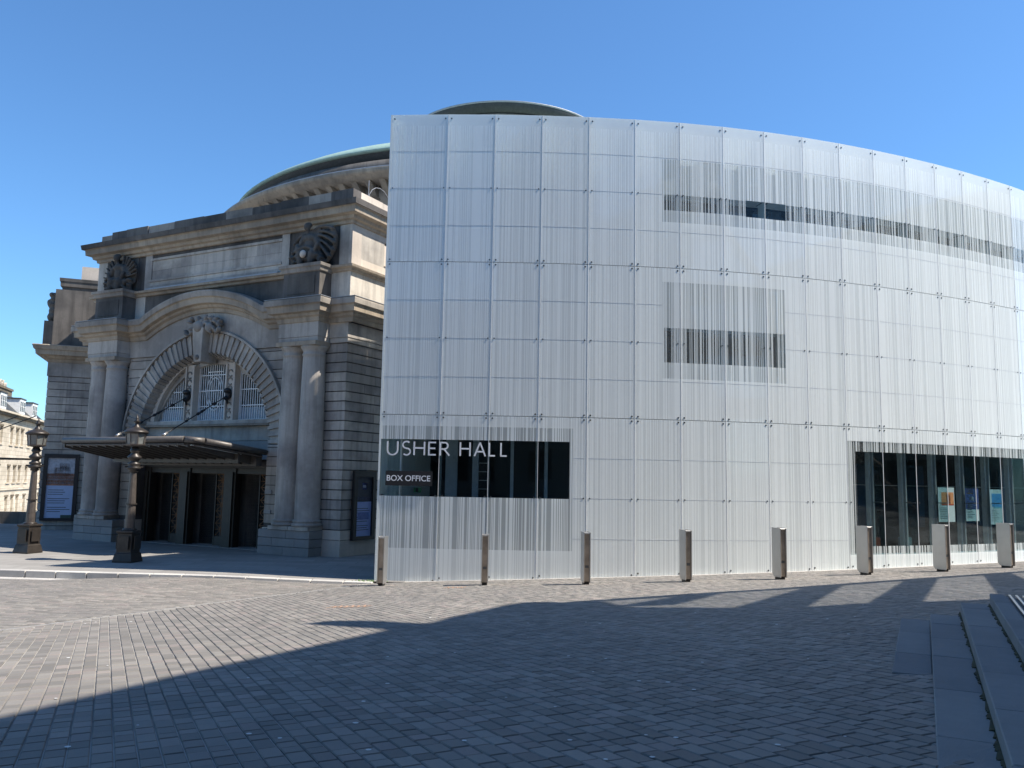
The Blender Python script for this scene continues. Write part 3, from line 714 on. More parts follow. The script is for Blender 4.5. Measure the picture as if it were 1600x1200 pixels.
poster(14, .87, 1.35, 1.77, 3.06, 'poster with a sky-blue picture inside the glass entrance', [(.15, 1, .5, .88, (.08, .32, .62)), (.3, 1, .46, .5, (.2, .5, .6))])
for (i, f, col, lb) in ((11, .05, 'red', 'small orange box on the floor just inside the entrance glass'), (12, .03, 'backg', 'small grey box on the floor just inside the entrance glass')):
    a, L, az = seg(i); e = empty('floor_box', (a.x, a.y, 0), az); tag(e, lb, 'box'); MB().box(f * L, f * L + .35, DB + .2, DB + .5, .85, 1.32).build('carton', M[col], e); MB().box(f * L + .02, f * L + .33, DB + .22, DB + .48, 1.32, 1.335).build('lid', M[col], e)
# ------------------------------------------------------------------ bollards
bol = [(596, 915), (757, 914), (915, 913), (1072, 909), (1219, 905), (1353, 898), (1473, 893), (1574, 887)]
BP = [(-3.66, 24.6), (-.70, 24.3), (2.13, 24.0), (4.98, 24.1), (7.85, 24.35), (10.85, 25.3), (13.7, 26.35), (16.45, 27.55)]
def gp_px(x, y):   # plaza point under a photo pixel (survey of the post positions)
    a = x - 800; b = y - 600; u = a * math.cos(ROLL) + b * math.sin(ROLL); v = -(-a * math.sin(ROLL) + b * math.cos(ROLL)); d = ri * u + up * v + fw * F
    n = Vector((-.03934, .06433, 1)); k = (zplane(0, 0) - ZC) / n.dot(d); p = d * k; return p.x, p.y
blabels = ['stainless bollard by the left corner of the glass wing', 'stainless bollard below the second L of the hall name', 'stainless bollard just right of the box office window', 'stainless bollard in front of plain striped glass, fourth from the left',
           'stainless bollard fifth from the left, in front of blank glass', 'stainless bollard at the left edge of the entrance window', 'stainless bollard in front of the orange poster', 'stainless bollard nearest the right edge of the photo']
def make_bollard():
    e = empty('bollard')
    for s in (-1, 1): MB().prism([(-.21, .10), (-.19, .06), (.17, .06), (.25, .14), (.25, 1.40), (-.21, 1.40)], s * .085 - .012, s * .085 + .012).build('side_plate', M['steel'], e, bevel=.004)
    bx('core', M['warm'], e, -.17, .19, -.072, .072, .09, 1.34, bevel=.004)
    bx('cap', M['steel'], e, -.20, .24, -.073, .073, 1.345, 1.385, bevel=.004)
    bx('foot', M['steeld'], e, -.14, .15, -.07, .07, -.1, .089)
    bx('reflector_strip', M['bolt'], e, -.174, -.171, -.05, .05, .45, .52)
    return e
def copy_tree(o, parent=None):
    c = o.copy(); C.objects.link(c); c.parent = parent
    for ch in list(o.children): copy_tree(ch, c)
    return c
pb = make_bollard()
for k, (x_, y_) in enumerate(bol):
    o = pb if k == 0 else copy_tree(pb); X_, Y_ = gp_px(x_, y_)
    bi = min(range(NB), key=lambda q: (GX[q] - X_) ** 2); az = bay(bi)[3]
    o.location = (X_, Y_, gz(X_, Y_)); o.rotation_euler = (0, 0, az + PI / 2 + random.uniform(-.02, .02))
    tag(o, blabels[k], 'bollard', 'stainless bollards along the glass wall')
# ------------------------------------------------------------------ old hall
HO = (-7.69, 32.373); HA = math.radians(-27.846)
hall = empty('concert_hall', (HO[0], HO[1], 0), HA); tag(hall, 'sooty sandstone Edwardian concert hall with arched entrance, paired columns and low dome', 'building')
UC = -7.0
def hb(name, mat, x0, x1, y0, y1, z0, z1, bevel=0, parent=None): return bx(name, M[mat], parent or hall, x0, x1, y0, y1, z0, z1, bevel)
# core (behind the stones, shows as dark joints)
hb('wall_core', 'sandd', -14.79, -11.98, .86, 16, 0, 13.4); hb('wall_core', 'sandd', -2.02, .79, .86, 16, 0, 13.4)
hb('wall_core', 'sandd', -11.98, -2.02, 1.9, 16, 0, 10.2); hb('wall_core', 'sandd', -11.98, -2.02, .90, 16, 10.0, 13.4)
# rusticated courses on both corner piers and their side faces
NC = 19; zc0, zc1 = 1.02, 8.40; ch = (zc1 - zc0) / NC
def split_course(side, z0, z1, k):
    if side > 0:
        cuts = [-2.03, -.62 + (.28 if k % 2 else 0), .83]
        mm = MB().box(cuts[0], cuts[1] - .006, .82, 1.6, z0, z1); mm.build('stone_block', M['sand'], hall)
        hb('stone_block', 'sand', cuts[1] + .006, .83, .82, 2.0 + (.7 if k % 2 else 0), z0, z1)
        y = 2.0 + (.7 if k % 2 else 0) + .012
        while y < 12: y1 = min(y + random.choice((1.3, 1.6)), 12.2); hb('stone_block', 'sand', .1, .83, y, y1, z0, z1); y = y1 + .012
    else:
        cuts = [-14.83, -13.38 - (.28 if k % 2 else 0), -11.97]
        hb('stone_block', 'sand', cuts[0], cuts[1] - .006, .82, 2.4, z0, z1); hb('stone_block', 'sand', cuts[1] + .006, cuts[2], .82, 1.6, z0, z1)
for k in range(NC):
    z0 = zc0 + k * ch + .023; z1 = zc0 + (k + 1) * ch - .023
    split_course(1, z0, z1, k); split_course(-1, z0, z1, k)
# pilaster plinths
hb('plinth_stone', 'sandl', .0, .90, .76, 3.2, .0, .62); hb('plinth_stone', 'sandl', .0, .88, .78, 3.2, .64, 1.0)
hb('plinth_stone', 'sand', .1, .90, 3.21, 12, .0, 1.0); hb('plinth_stone', 'sandl', -14.90, -14.0, .76, 3, 0, 1.0)
hb('plinth_stone', 'sandl', -3.0, -2.6, .6, 1.6, 0, 1.0); hb('plinth_stone', 'sandl', -11.4, -11.0, .6, 1.6, 0, 1.0)
# column plinths, three courses each
for (x0, x1) in ((-2.62, .02), (-14.08, -11.38)):
    for (z0, z1, cs) in ((0, .33, (0, .5, 1)), (.34, .66, (0, .28, .72, 1)), (.67, .98, (0, .55, 1))):
        for c0, c1 in zip(cs, cs[1:]): hb('plinth_stone', 'granite', x0 + c0 * (x1 - x0) + .003, x0 + c1 * (x1 - x0) - .003, 0, .8, z0, z1 - .006, bevel=.01)
cprof = [(.56, 1.13), (.60, 1.16), (.60, 1.22), (.55, 1.25), (.53, 1.29), (.56, 1.31), (.56, 1.36), (.51, 1.38), (.495, 1.42), (.50, 2.5), (.495, 4.5), (.475, 6.2), (.45, 7.72), (.445, 7.86), (.475, 7.88), (.475, 7.93), (.445, 7.95), (.445, 8.05), (.50, 8.12), (.55, 8.2), (.565, 8.24)]
for xc in (-.53, -1.57, -12.43, -13.47):
    c = MB().lathe(cprof, (xc, .47), 32).build('column', M['sand'], hall)
    hb('base_block', 'sand', xc - .505, xc + .505, -.05, .8, .985, 1.13, parent=c); hb('abacus', 'sandw', xc - .515, xc + .515, -.10, .8, 8.245, 8.42, parent=c)
# entablature friezes
for (x0, x1) in ((-2.06, 0.0), (-14.0, -11.94)):
    hb('architrave', 'sand', x0 + .02, x1 - .02, .02, .9, 8.425, 8.60); hb('frieze', 'sand', x0, x1, 0, .9, 8.61, 9.2)
hb('architrave', 'sand', .003, .90, .74, 12, 8.41, 8.6); hb('frieze', 'sand', .003, .93, .70, 12, 8.61, 9.2)
hb('architrave', 'sand', -14.90, -14.003, .74, 6, 8.41, 8.6); hb('frieze', 'sand', -14.93, -14.003, .70, 6, 8.61, 9.2)
# arch: voussoirs
AZ0 = 4.38; RO = 4.90; RI = 4.02; WF = .65
NV = 45
for k in range(NV):
    if k == NV // 2: continue
    t0 = PI * k / NV + .006; t1 = PI * (k + 1) / NV - .006
    def P_(r, t, y): return (UC + r * math.cos(t), y, AZ0 + r * math.sin(t))
    t1g = t1 - .026
    ro2 = RO
    mm = MB(); mm.hexa([P_(RI, t0, WF), P_(RI, t1g, WF), P_(RO, t1g, WF), P_(RO, t0, WF), P_(3.76, t0, 1.3), P_(3.76, t1g, 1.3), P_(RO, t1g, 1.3), P_(RO, t0, 1.3)])
    mm.build('arch_stone', M['sand'], hall)
# backing splay of the arch
mm = MB(); n = 60
for k in range(n + 1):
    t = PI * k / n
    for r, y in ((4.90, WF + .07), (4.08, WF + .07), (3.80, 1.3), (3.6, 1.3), (3.6, 1.7)): mm.v.append((UC + r * math.cos(t), y, AZ0 + r * math.sin(t)))
for k in range(n):
    for j in range(4): mm.f.append((k * 5 + j, (k + 1) * 5 + j, (k + 1) * 5 + j + 1, k * 5 + j + 1)); mm.sm.append(False)
mm.build('arch_soffit', M['sand'], hall)
def ring(r0, r1, y0, y1, t0=0, t1=PI, n=48, cz_=AZ0, cx_=UC):
    mm = MB()
    for k in range(n + 1):
        t = t0 + (t1 - t0) * k / n
        for r, y in ((r0, y0), (r1, y0), (r1, y1), (r0, y1)): mm.v.append((cx_ + r * math.cos(t), y, cz_ + r * math.sin(t)))
    for k in range(n):
        for j in range(4): mm.f.append((k * 4 + j, (k + 1) * 4 + j, (k + 1) * 4 + (j + 1) % 4, k * 4 + (j + 1) % 4)); mm.sm.append(False)
    return mm
ring(4.93, 5.03, .60, .8).build('arch_rim', M['sand'], hall)
# jamb stones below springing
for s in (-1, 1):
    z = .02; k = 0
    while z < AZ0 - .1:
        z1 = min(z + .385, AZ0 - .005); a, b = UC + s * RI, UC + s * RO
        if not (z < .95): hb('jamb_stone', 'sand' if z > 3.9 else 'carve', min(a, b), max(a, b), WF, 1.5, z, z1 - .035)
        z = z1; k += 1
    a, b = UC + s * 3.98, UC + s * 4.9; hb('jamb_core', 'sandd', min(a, b) + .03, max(a, b) - .03, WF + .05, 1.9, 0, AZ0)
    x0, x1 = (UC + 4.9, -2.03) if s > 0 else (-11.97, UC - 4.9)
    
# spandrel courses left and right of the arch, then plain frieze field above
def cz_arch(u):   # underside of the curved cornice
    d = abs(u - UC)
    return 0 if d > 3.75 else (math.sqrt(7.6 ** 2 - d * d) - math.sqrt(7.6 ** 2 - 3.75 ** 2)) * 1.0
for k in range(int((8.4 - AZ0) / ch) + 1):
    z0 = AZ0 + k * ch + .012; z1 = min(AZ0 + (k + 1) * ch - .018, 8.4)
    e0 = math.sqrt(max(0, 5.03 ** 2 - (z0 - AZ0) ** 2)); e1 = math.sqrt(max(0, 5.03 ** 2 - (z1 - AZ0) ** 2))
    MB().prism([(UC + e0, z0), (-2.03, z0), (-2.03, z1), (UC + e1, z1)], .78, 1.3).build('stone_block', M['sand'], hall)
    MB().prism([(-11.97, z0), (UC - e0, z0), (UC - e1, z1), (-11.97, z1)], .78, 1.3).build('stone_block', M['sand'], hall)
mm = MB()
us = [-11.95 + i * (9.9 / 44) for i in range(45)]
for u0, u1 in zip(us, us[1:]):
    def bot(u): d = abs(u - UC); return max(8.42, AZ0 + math.sqrt(max(0, 5.0 ** 2 - d * d)) if d < 5 else 8.42)
    b0, b1 = bot(u0), bot(u1); t0, t1 = 9.3 + cz_arch(u0), 9.3 + cz_arch(u1)
    if b0 < t0: mm.prism([(u0, b0), (u1, b1), (u1, t1), (u0, t0)], .70, 1.3)
mm.build('arch_frieze', M['sand'], hall)
mm = MB(); mm.box(-11.95, -2.05, .92, 1.8, 8.4, 10.3); mm.build('wall_core', M['sandd'], hall)
# cornices
prof = [(0, 9.18), (.06, 9.2), (.08, 9.36), (.20, 9.42), (.22, 9.52), (.40, 9.56), (.42, 9.80), (.47, 9.84), (.52, 10.06), (.50, 10.10), (0, 10.14)]
MC = M['sandw']
sweep([(-2.06, .9), (-2.06, 0), (0, 0), (0, .62), (1.18, .62), (1.18, 13)][::1], [(e * .85, z) for e, z in prof]).build('main_cornice', MC, hall)
sweep([(-15.18, 8), (-15.18, .62), (-14.0, .62), (-14.0, 0), (-11.94, 0), (-11.94, .9)], [(e * .85, z) for e, z in prof]).build('main_cornice', MC, hall)
path = [(-11.93, .68)] + [(-11.2, .68)] + [(UC - 3.9 + i * .13, .68) for i in range(61)] + [(-2.8, .68), (-2.07, .68)]
o = sweep(path, prof, [cz_arch(p[0]) for p in path]).build('curved_cornice', MC, hall)
# soot topped lead covering on cornice
for nm, pth in (('r', [(-2.06, .9), (-2.06, 0), (0, 0), (0, .62), (1.18, .62), (1.18, 13)]), ('l', [(-15.18, 8), (-15.18, .62), (-14.0, .62), (-14.0, 0), (-11.94, 0), (-11.94, .9)])):
    sweep(pth, [(0, 10.15), (.455, 10.11), (.455, 10.13), (0, 10.18)]).build('lead_flashing', M['lead'], hall)
    sweep(pth, [(0, 9.845), (.45, 9.845), (.462, 10.03), (.455, 10.07), (0, 10.09)]).build('corona', M['carve'], hall)
sweep(path, [(0, 9.845), (.50, 9.845), (.535, 10.05), (.525, 10.11), (0, 10.16)], [cz_arch(p[0]) for p in path]).build('corona', M['carve'], hall)
# keystone and cartouche
MB().hexa([(UC - .22, .30, 7.95), (UC + .22, .30, 7.95), (UC + .22, 1.2, 7.95), (UC - .22, 1.2, 7.95), (UC - .33, .22, 9.45), (UC + .33, .22, 9.45), (UC + .33, 1.2, 9.45), (UC - .33, 1.2, 9.45)]).build('keystone', M['sand'], hall, bevel=.02)
def blob(parts, name, mat, parent, vox=.035, sm=4):
    bm = bmesh.new()
    for (c, r, rot) in parts:
        mt = Matrix.Translation(c) @ Matrix.Rotation(rot, 4, 'Y') @ Matrix.Diagonal((r[0], r[1], r[2], 1))
        bmesh.ops.create_icosphere(bm, subdivisions=2, radius=1, matrix=mt)
    me = bpy.data.meshes.new(name); bm.to_mesh(me); bm.free(); me.materials.append(mat)
    o = bpy.data.objects.new(name, me); C.objects.link(o); o.parent = parent
    r = o.modifiers.new('remesh', 'REMESH'); r.mode = 'VOXEL'; r.voxel_size = vox; r.use_smooth_shade = True
    return o
rnd = random.Random(5); parts = []
for i in range(34):
    t = rnd.uniform(-.25, PI + .25); r = rnd.uniform(.35, .95); parts.append(((UC + .15 + r * math.cos(t) * 1.15, .42 + rnd.uniform(-.1, .12), 9.35 + r * math.sin(t) * .75), (rnd.uniform(.07, .17), .14, rnd.uniform(.05, .1)), rnd.uniform(-1.5, 1.5)))
parts += [((UC, .3, 9.5), (.30, .2, .28), 0), ((UC + .55, .35, 9.45), (.22, .15, .22), 0)]
blob(parts, 'cartouche', M['carve'], hall, .03)
blob([((UC, .28, 8.15), (.12, .1, .12), 0)], 'keystone_boss', M['carve'], hall, .03)
# window in the arch
WZ = 4.70; WR = 3.64; ZS = 5.45
t_s = math.asin((ZS - WZ) / WR)
ring(WR - .10, WR + .16, 1.08, 1.32, t_s, PI - t_s, 48, WZ).build('window_arch_frame', M['sandl'], hall)
ring(WR + .15, 4.0, 1.27, 1.32, 0, PI, 40, WZ).build('arch_reveal', M['sand'], hall)
win = hb('window', 'winglass', UC - 3.5, UC + 3.5, 1.52, 1.54, 5.3, 8.3)
def zarc(u, R=WR - .1): d = abs(u - UC); return WZ + math.sqrt(max(0, R * R - d * d))
for s0, s1 in ((-3.5, -1.54), (-.98, .98), (1.54, 3.5)):
    mm = MB(); u = UC + s0 + .09; i = 0
    while u < UC + s1 - .03:
        zt = zarc(u); 
        if zt > ZS + .1: mm.box(u - .014, u + .014, 1.40, 1.44, ZS, zt)
        u += .135; i += 1
    for z in (ZS + .03, 6.1, 6.8, 7.5):
        a, b = UC + s0, UC + s1; dd = math.sqrt(max(0, (WR - .1) ** 2 - (z - WZ) ** 2)); a = max(a, UC - dd); b = min(b, UC + dd)
        if b > a: mm.box(a, b, 1.395, 1.445, z - .02, z + .02)
    for uu in (s0 + .015, s1 - .015):
        if zarc(UC + uu) > ZS + .2: mm.box(UC + uu - .03, UC + uu + .03, 1.38, 1.45, ZS, zarc(UC + uu))
    mm.build('window_bars', M['whitebar'], win)
    mm = MB(); a, b = UC + s0, UC + s1; mm.box(max(a, UC - 3.5), min(b, UC + 3.5), 1.47, 1.50, ZS, 6.02 if s0 > -1 or True else 6); mm.build('blind', M['blind'], win)
mm = MB()
for rx, rz in ((.50, .80), (.36, .66)):
    for p, q in arc(UC, 6.72, rx, rz, 0, 2 * PI, 28): mm.bar((p[0], 1.39, p[1]), (q[0], 1.39, q[1]), .024, n=4)
mm.box(UC - .45, UC + .45, 1.375, 1.40, 7.62, 7.66); mm.build('oval_grille', M['whitebar'], win)
for uc_ in (-1.26, 1.26):
    u = UC + uc_; ml = hb('stone_mullion', 'sandl', u - .27, u + .27, 1.12, 1.5, ZS, zarc(u, 3.5))
    hb('mullion_strip', 'sandl', u + .17, u + .275, 1.05, 1.13, ZS, zarc(u, 3.45), parent=ml); hb('mullion_strip', 'sandl', u - .275, u - .2, 1.05, 1.13, ZS, zarc(u, 3.45), parent=ml)
    mm = MB(); z = ZS + .25
    while z < zarc(u) - .2:
        if not 6.2 < z < 6.75:
            for p, q in arc(u - .05, z, .15, .15, .3, 5.4, 9): mm.bar((p[0], 1.10, p[1]), (q[0], 1.10, q[1]), .035, n=5)
        z += .36
    mm.build('carved_scrolls', M['carve'], ml)['kind'] = 'stuff'
    blob([((u - .05, 1.05, 6.55), (.17, .14, .22), 0), ((u - .05, .98, 6.72), (.2, .16, .12), 0), ((u - .05, .95, 6.38), (.11, .16, .1), 0), ((u - .05, 1.0, 6.25), (.06, .06, .12), 0)], 'lion_mask', M['black'], hall, .03)
hb('sill', 'sand', UC - 4.0, UC + 4.0, .95, 1.6, 5.28, 5.44); hb('sill', 'sandw', UC - 4.0, UC + 4.0, .90, 1.6, 5.18, 5.27)
hb('panel_wall', 'sand', UC - 4.0, UC + 4.0, 1.12, 1.6, 4.55, 5.17); hb('panel_wall', 'granite', UC - 4.0, UC + 4.0, 1.10, 1.6, 3.75, 4.53)
# doorway screen
hb('door_lintel', 'timber', UC - 4.0, UC + 4.0, 1.22, 1.6, 3.37, 3.74)
hb('interior', 'interior', UC - 4.0, UC + 4.0, 3.2, 3.3, 0, 3.6)
hb('interior', 'interior', UC - 4.0, UC + 4.0, 1.6, 3.2, 3.38, 3.45)
for u0, u1 in ((-4.0, -3.62), (-1.72, -1.05), (1.05, 1.72), (3.62, 4.0)):
    hb('door_pier', 'timber', UC + u0, UC + u1, 1.24, 1.6, 0, 3.36); hb('door_post', 'timber', UC + u0 + .1, UC + u1 - .1, 1.16, 1.235, 0, 3.2)
def zig(mm, x0, x1, z0, z1, y):
    c = ((x0 + x1) / 2, (z0 + z1) / 2)
    for p, q in (((x0, z0), (x1, z1)), ((x0, z1), (x1, z0)), ((x0, c[1]), (x1, c[1])), ((c[0], z0), (c[0], z1)), ((x0, z1), (x1, z1))): mm.bar((p[0], y, p[1]), (q[0], y, q[1]), .018, n=4)
    for p, q in arc(c[0], c[1], .1, .1, 0, 2 * PI, 8): mm.bar((p[0], y, p[1]), (q[0], y, q[1]), .018, n=4)
for d0 in (-3.62, -1.05, 1.72):
    hb('door_header', 'timber', UC + d0, UC + d0 + (1.9 if d0 != -1.05 else 2.1), 1.3, 1.5, 3.14, 3.36)
    x1 = UC + d0 + (1.9 if d0 != -1.05 else 2.1); x0 = x1 - .72
    gt = MB().box(x0 - .07, x0 - .02, 1.52, 1.60, .02, 3.1).box(x1 - .06, x1 - .01, 1.52, 1.60, .02, 3.1).box(x0 - .02, x1 - .06, 1.53, 1.59, .02, .42).build('lattice_gate', M['timber'], hall)
    mm = MB()
    for k in range(5): zig(mm, x0, x1 - .06, .45 + k * .53, .45 + (k + 1) * .53, 1.56)
    mm.build('lattice', M['lattice'], gt)
    hb('dark_opening', 'interior', UC + d0 + .05, x0 - .1, 1.9, 1.95, .05, 3.1)  # near-black sheet standing in for the dark of the open doorway
mm = MB().lathe([(0.001, -.05), (.04, -.03), (.05, 0), (.04, .03), (.001, .05)], n=10); lb = mm.build('ceiling_lamp', M['lightbulb'], hall); lb.location = (UC + .15, 2.4, 2.72)
hb('name_plate', 'granite', UC + 4.05, UC + 4.4, .60, .645, 2.35, 2.5); hb('name_plate', 'granite', UC + 4.05, UC + 4.4, .60, .645, 1.55, 1.7); 
hb('threshold', 'granite', UC - 4, UC + 4, 1.0, 3.2, -.05, .02)
# attic storey
for u0, u1, nm in ((-14.83, -11.3, 0), (-2.7, .83, 0)):
    hb('attic_wall', 'sand', u0, u1, .84, 12, 10.15, 11.35)
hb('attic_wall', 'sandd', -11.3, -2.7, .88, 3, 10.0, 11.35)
mm = sweep([(-14.83, 10), (-14.83, .84), (.83, .84), (.83, 12)], [(0, 11.32), (.08, 11.34), (.10, 11.44), (.24, 11.47), (.26, 11.56), (0, 11.60)]); mm.build('belt_course', M['sandw'], hall)
for z0, z1, y in ((11.60, 11.80, .80), (11.81, 11.98, .84), (11.99, 12.10, .80)): hb('attic_moulding', 'sand', -11.1, -2.9, y, 3, z0, z1)
hb('metal_box_gutter', 'lead', -11.1, -2.9, .62, .79, 11.58, 11.64)
u = -11.0
for k, L in enumerate((1.3, 1.9, 1.6, 1.7, 1.62)): hb('attic_panel_stone', 'sand', u + .003, u + L - .003, .88, 3, 12.11, 12.52); u += L
u = -11.0
for k, L in enumerate((1.9, 1.5, 1.8, 1.4, 1.52)): hb('attic_panel_stone', 'sand', u + .003, u + L - .003, .88, 3, 12.53, 13.0); u += L
hb('attic_moulding', 'sand', -11.1, -2.9, .82, 3, 13.01, 13.12)
for u0, u1 in ((-14.83, -14.2), (-11.45, -11.0), (-2.92, -2.5), (.2, .83)): hb('attic_pier', 'sand', u0, u1, .84, 3, 11.61, 13.4)
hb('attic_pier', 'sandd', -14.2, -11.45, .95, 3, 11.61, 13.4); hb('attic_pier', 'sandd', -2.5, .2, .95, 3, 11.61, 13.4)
# side attic with sunk panel; paler stone puts its sunlit brightness into the colour
hb('side_panel', 'sandl', .2, .78, 3.0, 12, 11.61, 13.4)
for (y0, y1, z0, z1) in ((.845, 1.45, 11.61, 13.4), (3.9, 12, 11.61, 13.4), (1.45, 3.9, 11.61, 11.95), (1.45, 3.9, 13.05, 13.4)): hb('side_panel_frame', 'sandl', .785, .84, y0, y1, z0, z1)
hb('side_panel', 'sandl', .2, .805, 1.6, 3.75, 12.05, 12.95); hb('side_panel', 'sandl', .2, .76, 1.4, 3.95, 11.9, 13.1)
aprof = [(0, 13.28), (.08, 13.30), (.10, 13.42), (.22, 13.46), (.25, 13.58), (.46, 13.63), (.48, 13.86), (.58, 13.92), (.62, 14.10), (0, 14.14)]
sweep([(-14.83, 9), (-14.83, .84), (.83, .84), (.83, 12)], aprof).build('attic_cornice', MC, hall)
sweep([(-14.83, 9), (-14.83, .84), (.83, .84), (.83, 12)], [(0, 13.88), (.60, 13.90), (.64, 14.12), (0, 14.17)]).build('cornice_top', M['sandd'], hall)
hb('attic_roof', 'lead', -14.7, .7, 1.2, 12, 13.9, 14.0)
u = -14.72; k = 0
while u < .7:
    L = (.75, 1.05, 1.5, 1.75, 1.9, 1.4, 1.6, 1.7, 1.55, 1.2, 1.35)[k % 11]; u1 = min(u + L, .83)
    if .83 - u1 < .4: u1 = .83
    y = .86 if (k in (3, 4, 5, 6, 7)) else .80
    hb('parapet_stone', 'sandd' if k % 3 else 'carve', u + .004, u1 - .004, y, 1.3, 14.14, 14.62 if k == 0 else 14.76 - .02 * (k % 2)); u = u1; k += 1
y = 1.31
for k in range(6): hb('parapet_stone', 'sandl', .45, .83, y, y + 1.48, 14.14, 14.74 - .015 * (k % 2)); y += 1.49
# pedestals under the figure groups
for c in (-1.1, -12.9):
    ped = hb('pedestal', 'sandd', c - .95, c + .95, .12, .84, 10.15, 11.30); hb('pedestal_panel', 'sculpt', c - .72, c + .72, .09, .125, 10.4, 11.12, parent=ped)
    sweep([(c - .95, .84), (c - .95, .12), (c + .95, .12), (c + .95, .84)], [(0, 11.28), (.07, 11.3), (.10, 11.45), (.16, 11.48), (.17, 11.60), (0, 11.63)]).build('pedestal_cap', M['carve'], ped)
# figure groups
def figure(c, mir, seed):
    r = random.Random(seed); y = .42; z = 11.62; P = []
    def p(dx, dy, dz, rx, ry, rz, rot=0): P.append(((c + mir * dx, y + dy, z + dz), (rx, ry, rz), mir * rot))
    p(0, .1, .35, .42, .30, .30); p(-.28, -.1, .42, .20, .28, .26, .3); p(.30, -.08, .40, .2, .3, .26, -.2)        # lap and knees
    p(-.30, -.22, .18, .13, .14, .26); p(.26, -.22, .18, .13, .14, .26)                                            # shins
    p(-.02, .05, .85, .27, .22, .38); p(-.02, .0, 1.16, .34, .2, .18); p(-.05, -.08, 1.42, .07, .08, .12)        # trunk shoulders neck
    p(-.06, -.14, 1.60, .14, .16, .18); p(-.06, -.06, 1.70, .17, .15, .12)                                          # head hair
    p(-.42, -.02, 1.02, .12, .12, .27, .35); p(-.52, -.15, .72, .09, .1, .25, -.3); p(.36, .0, 1.0, .12, .12, .28, -.5); p(.46, -.16, .70, .09, .1, .24, .5)
    p(.10, .26, .85, .92, .10, .80)                                                                              # drapery ground
    if seed == 3:                                                                                                   # cloak blown to the right in folds
        def fold(a, c_, b_, n, r0, yy, r1):
            for k in range(n):
                q_ = k / (n - 1); X_ = (1 - q_) ** 2 * a[0] + 2 * q_ * (1 - q_) * c_[0] + q_ * q_ * b_[0]; Z_ = (1 - q_) ** 2 * a[1] + 2 * q_ * (1 - q_) * c_[1] + q_ * q_ * b_[1]
                rr = r0 + (r1 - r0) * q_; p(X_, yy, Z_, rr, rr * 1.6, rr)
        for k_, (c_, b_) in enumerate((((.5, 1.75), (1.15, 1.45)), ((.6, 1.55), (1.22, 1.15)), ((.7, 1.30), (1.24, .85)), ((.65, 1.05), (1.15, .55)), ((.55, .85), (1.0, .30)), ((.4, .75), (.75, .12)))):
            fold((.08, 1.42 - k_ * .07), c_, b_, 16, .045, .04 + .05 * (k_ % 2), .085)
        fold((1.05, 1.52), (1.5, .9), (.85, .15), 20, .07, .14, .07)
        for k_, (c_, b_) in enumerate((((-.5, 1.45), (-.85, 1.0)), ((-.6, 1.1), (-.95, .6)), ((-.35, .7), (-.85, .2)))):
            fold((-.18, 1.30 - k_ * .12), c_, b_, 12, .05, .05 + .05 * (k_ % 2), .08)
        fold((-.6, .62), (-.1, .95), (.35, .55), 12, .07, -.12, .08); fold((-.55, .40), (0, .12), (.5, .38), 12, .06, -.14, .07)
    else:                                                                                                           # wings spread to both sides
        for sd in (-1, 1):
            for f in range(7):
                an = .15 + f * .22
                for k in range(7):
                    q_ = .25 + k * .125; p(sd * (.12 + q_ * math.cos(an) * 1.0), .08 + .02 * (f % 2), .62 + q_ * math.sin(an) * 1.05, .09, .10, .042, -sd * an)
    for k in range(34): p(r.uniform(-.9, .85), r.uniform(-.1, .1), r.uniform(.02, .55), r.uniform(.06, .15), .16, r.uniform(.04, .09), r.uniform(-.9, .9))
    for k in range(10): p(-.62 + .26 * math.cos(k * .63), -.05, .45 + .26 * math.sin(k * .63), .07, .12, .07)
    return blob(P, 'sculpture', M['sculpt'], hall, .04)
figure(-1.0, 1, 3); figure(-12.75, 1, 4)
for c in (-1.0, -12.75): blob([((c - .06, .235, 13.24), (.075, .07, .11), 0)], 'pale_face', M['granite'], hall, .02)  # paler faces set into the dark figures
blob([((-1.08, .12, 12.05), (.15, .12, .17), .3)], 'pale_face', M['sandl'], hall, .025)
# bird netting poles / small rails on the roof
mm = MB()
for yy in (2.2, 3.6, 5.0): mm.bar((.5, yy, 14.1), (.5, yy, 15.6), .014, n=6)
for p, q in arc(0, 0, 1, 1, 0, PI, 8):
    mm.bar((.5, 3.0 + p[0] * .8, 14.7 + p[1] * .8), (.5, 3.0 + q[0] * .8, 14.7 + q[1] * .8), .012, n=5); mm.bar((.5, 5.4 + p[0] * .8, 14.6 + p[1] * .7), (.5, 5.4 + q[0] * .8, 14.6 + q[1] * .7), .012, n=5)
mm.build('roof_rail', M['lead'], hall)
# ---- side pavilion further left (own frame)
PO = Vector((-26.0, 46.3)); PA = math.radians(20)
pavl = empty('side_pavilion', (PO.x, PO.y, 0), PA); tag(pavl, 'left side pavilion of the hall with banded stone and heavy cornices', 'building')
def pbx(name, mat, x0, x1, y0, y1, z0, z1, parent=None): return bx(name, M[mat], parent or pavl, x0, x1, y0, y1, z0, z1)
pbx('wall_core', 'sandd', .04, 9, .04, 8, -.9, 13.4)
k = 0; z = -.3
while z < 8.2:
    z1 = min(z + .42, 8.4); u = 0; 
    cuts = [0, 1.0] + ([1.9, 3.4, 5.2, 7, 8.9] if k % 2 else [2.5, 4.3, 6.1, 8.9])
    for a, b in zip(cuts, cuts[1:]): pbx('stone_block', 'sand', a + (.006 if a else 0), b - .006, 0 if a else -.0, 1.5, z + .02, z1 - .02)
    z = z1; k += 1
pbx('frieze', 'sand', -.05, 9, -.05, 8, 8.42, 9.2)
for nm, a, b in (('main_cornice', 1.0, MC), ):
    sweep([(0, 8), (0, 0), (9, 0)], [(e * 1.5, z) for e, z in prof]).build(nm, MC, pavl)
pbx('attic_wall', 'sand', .35, 9, .35, 8, 10.1, 11.3)
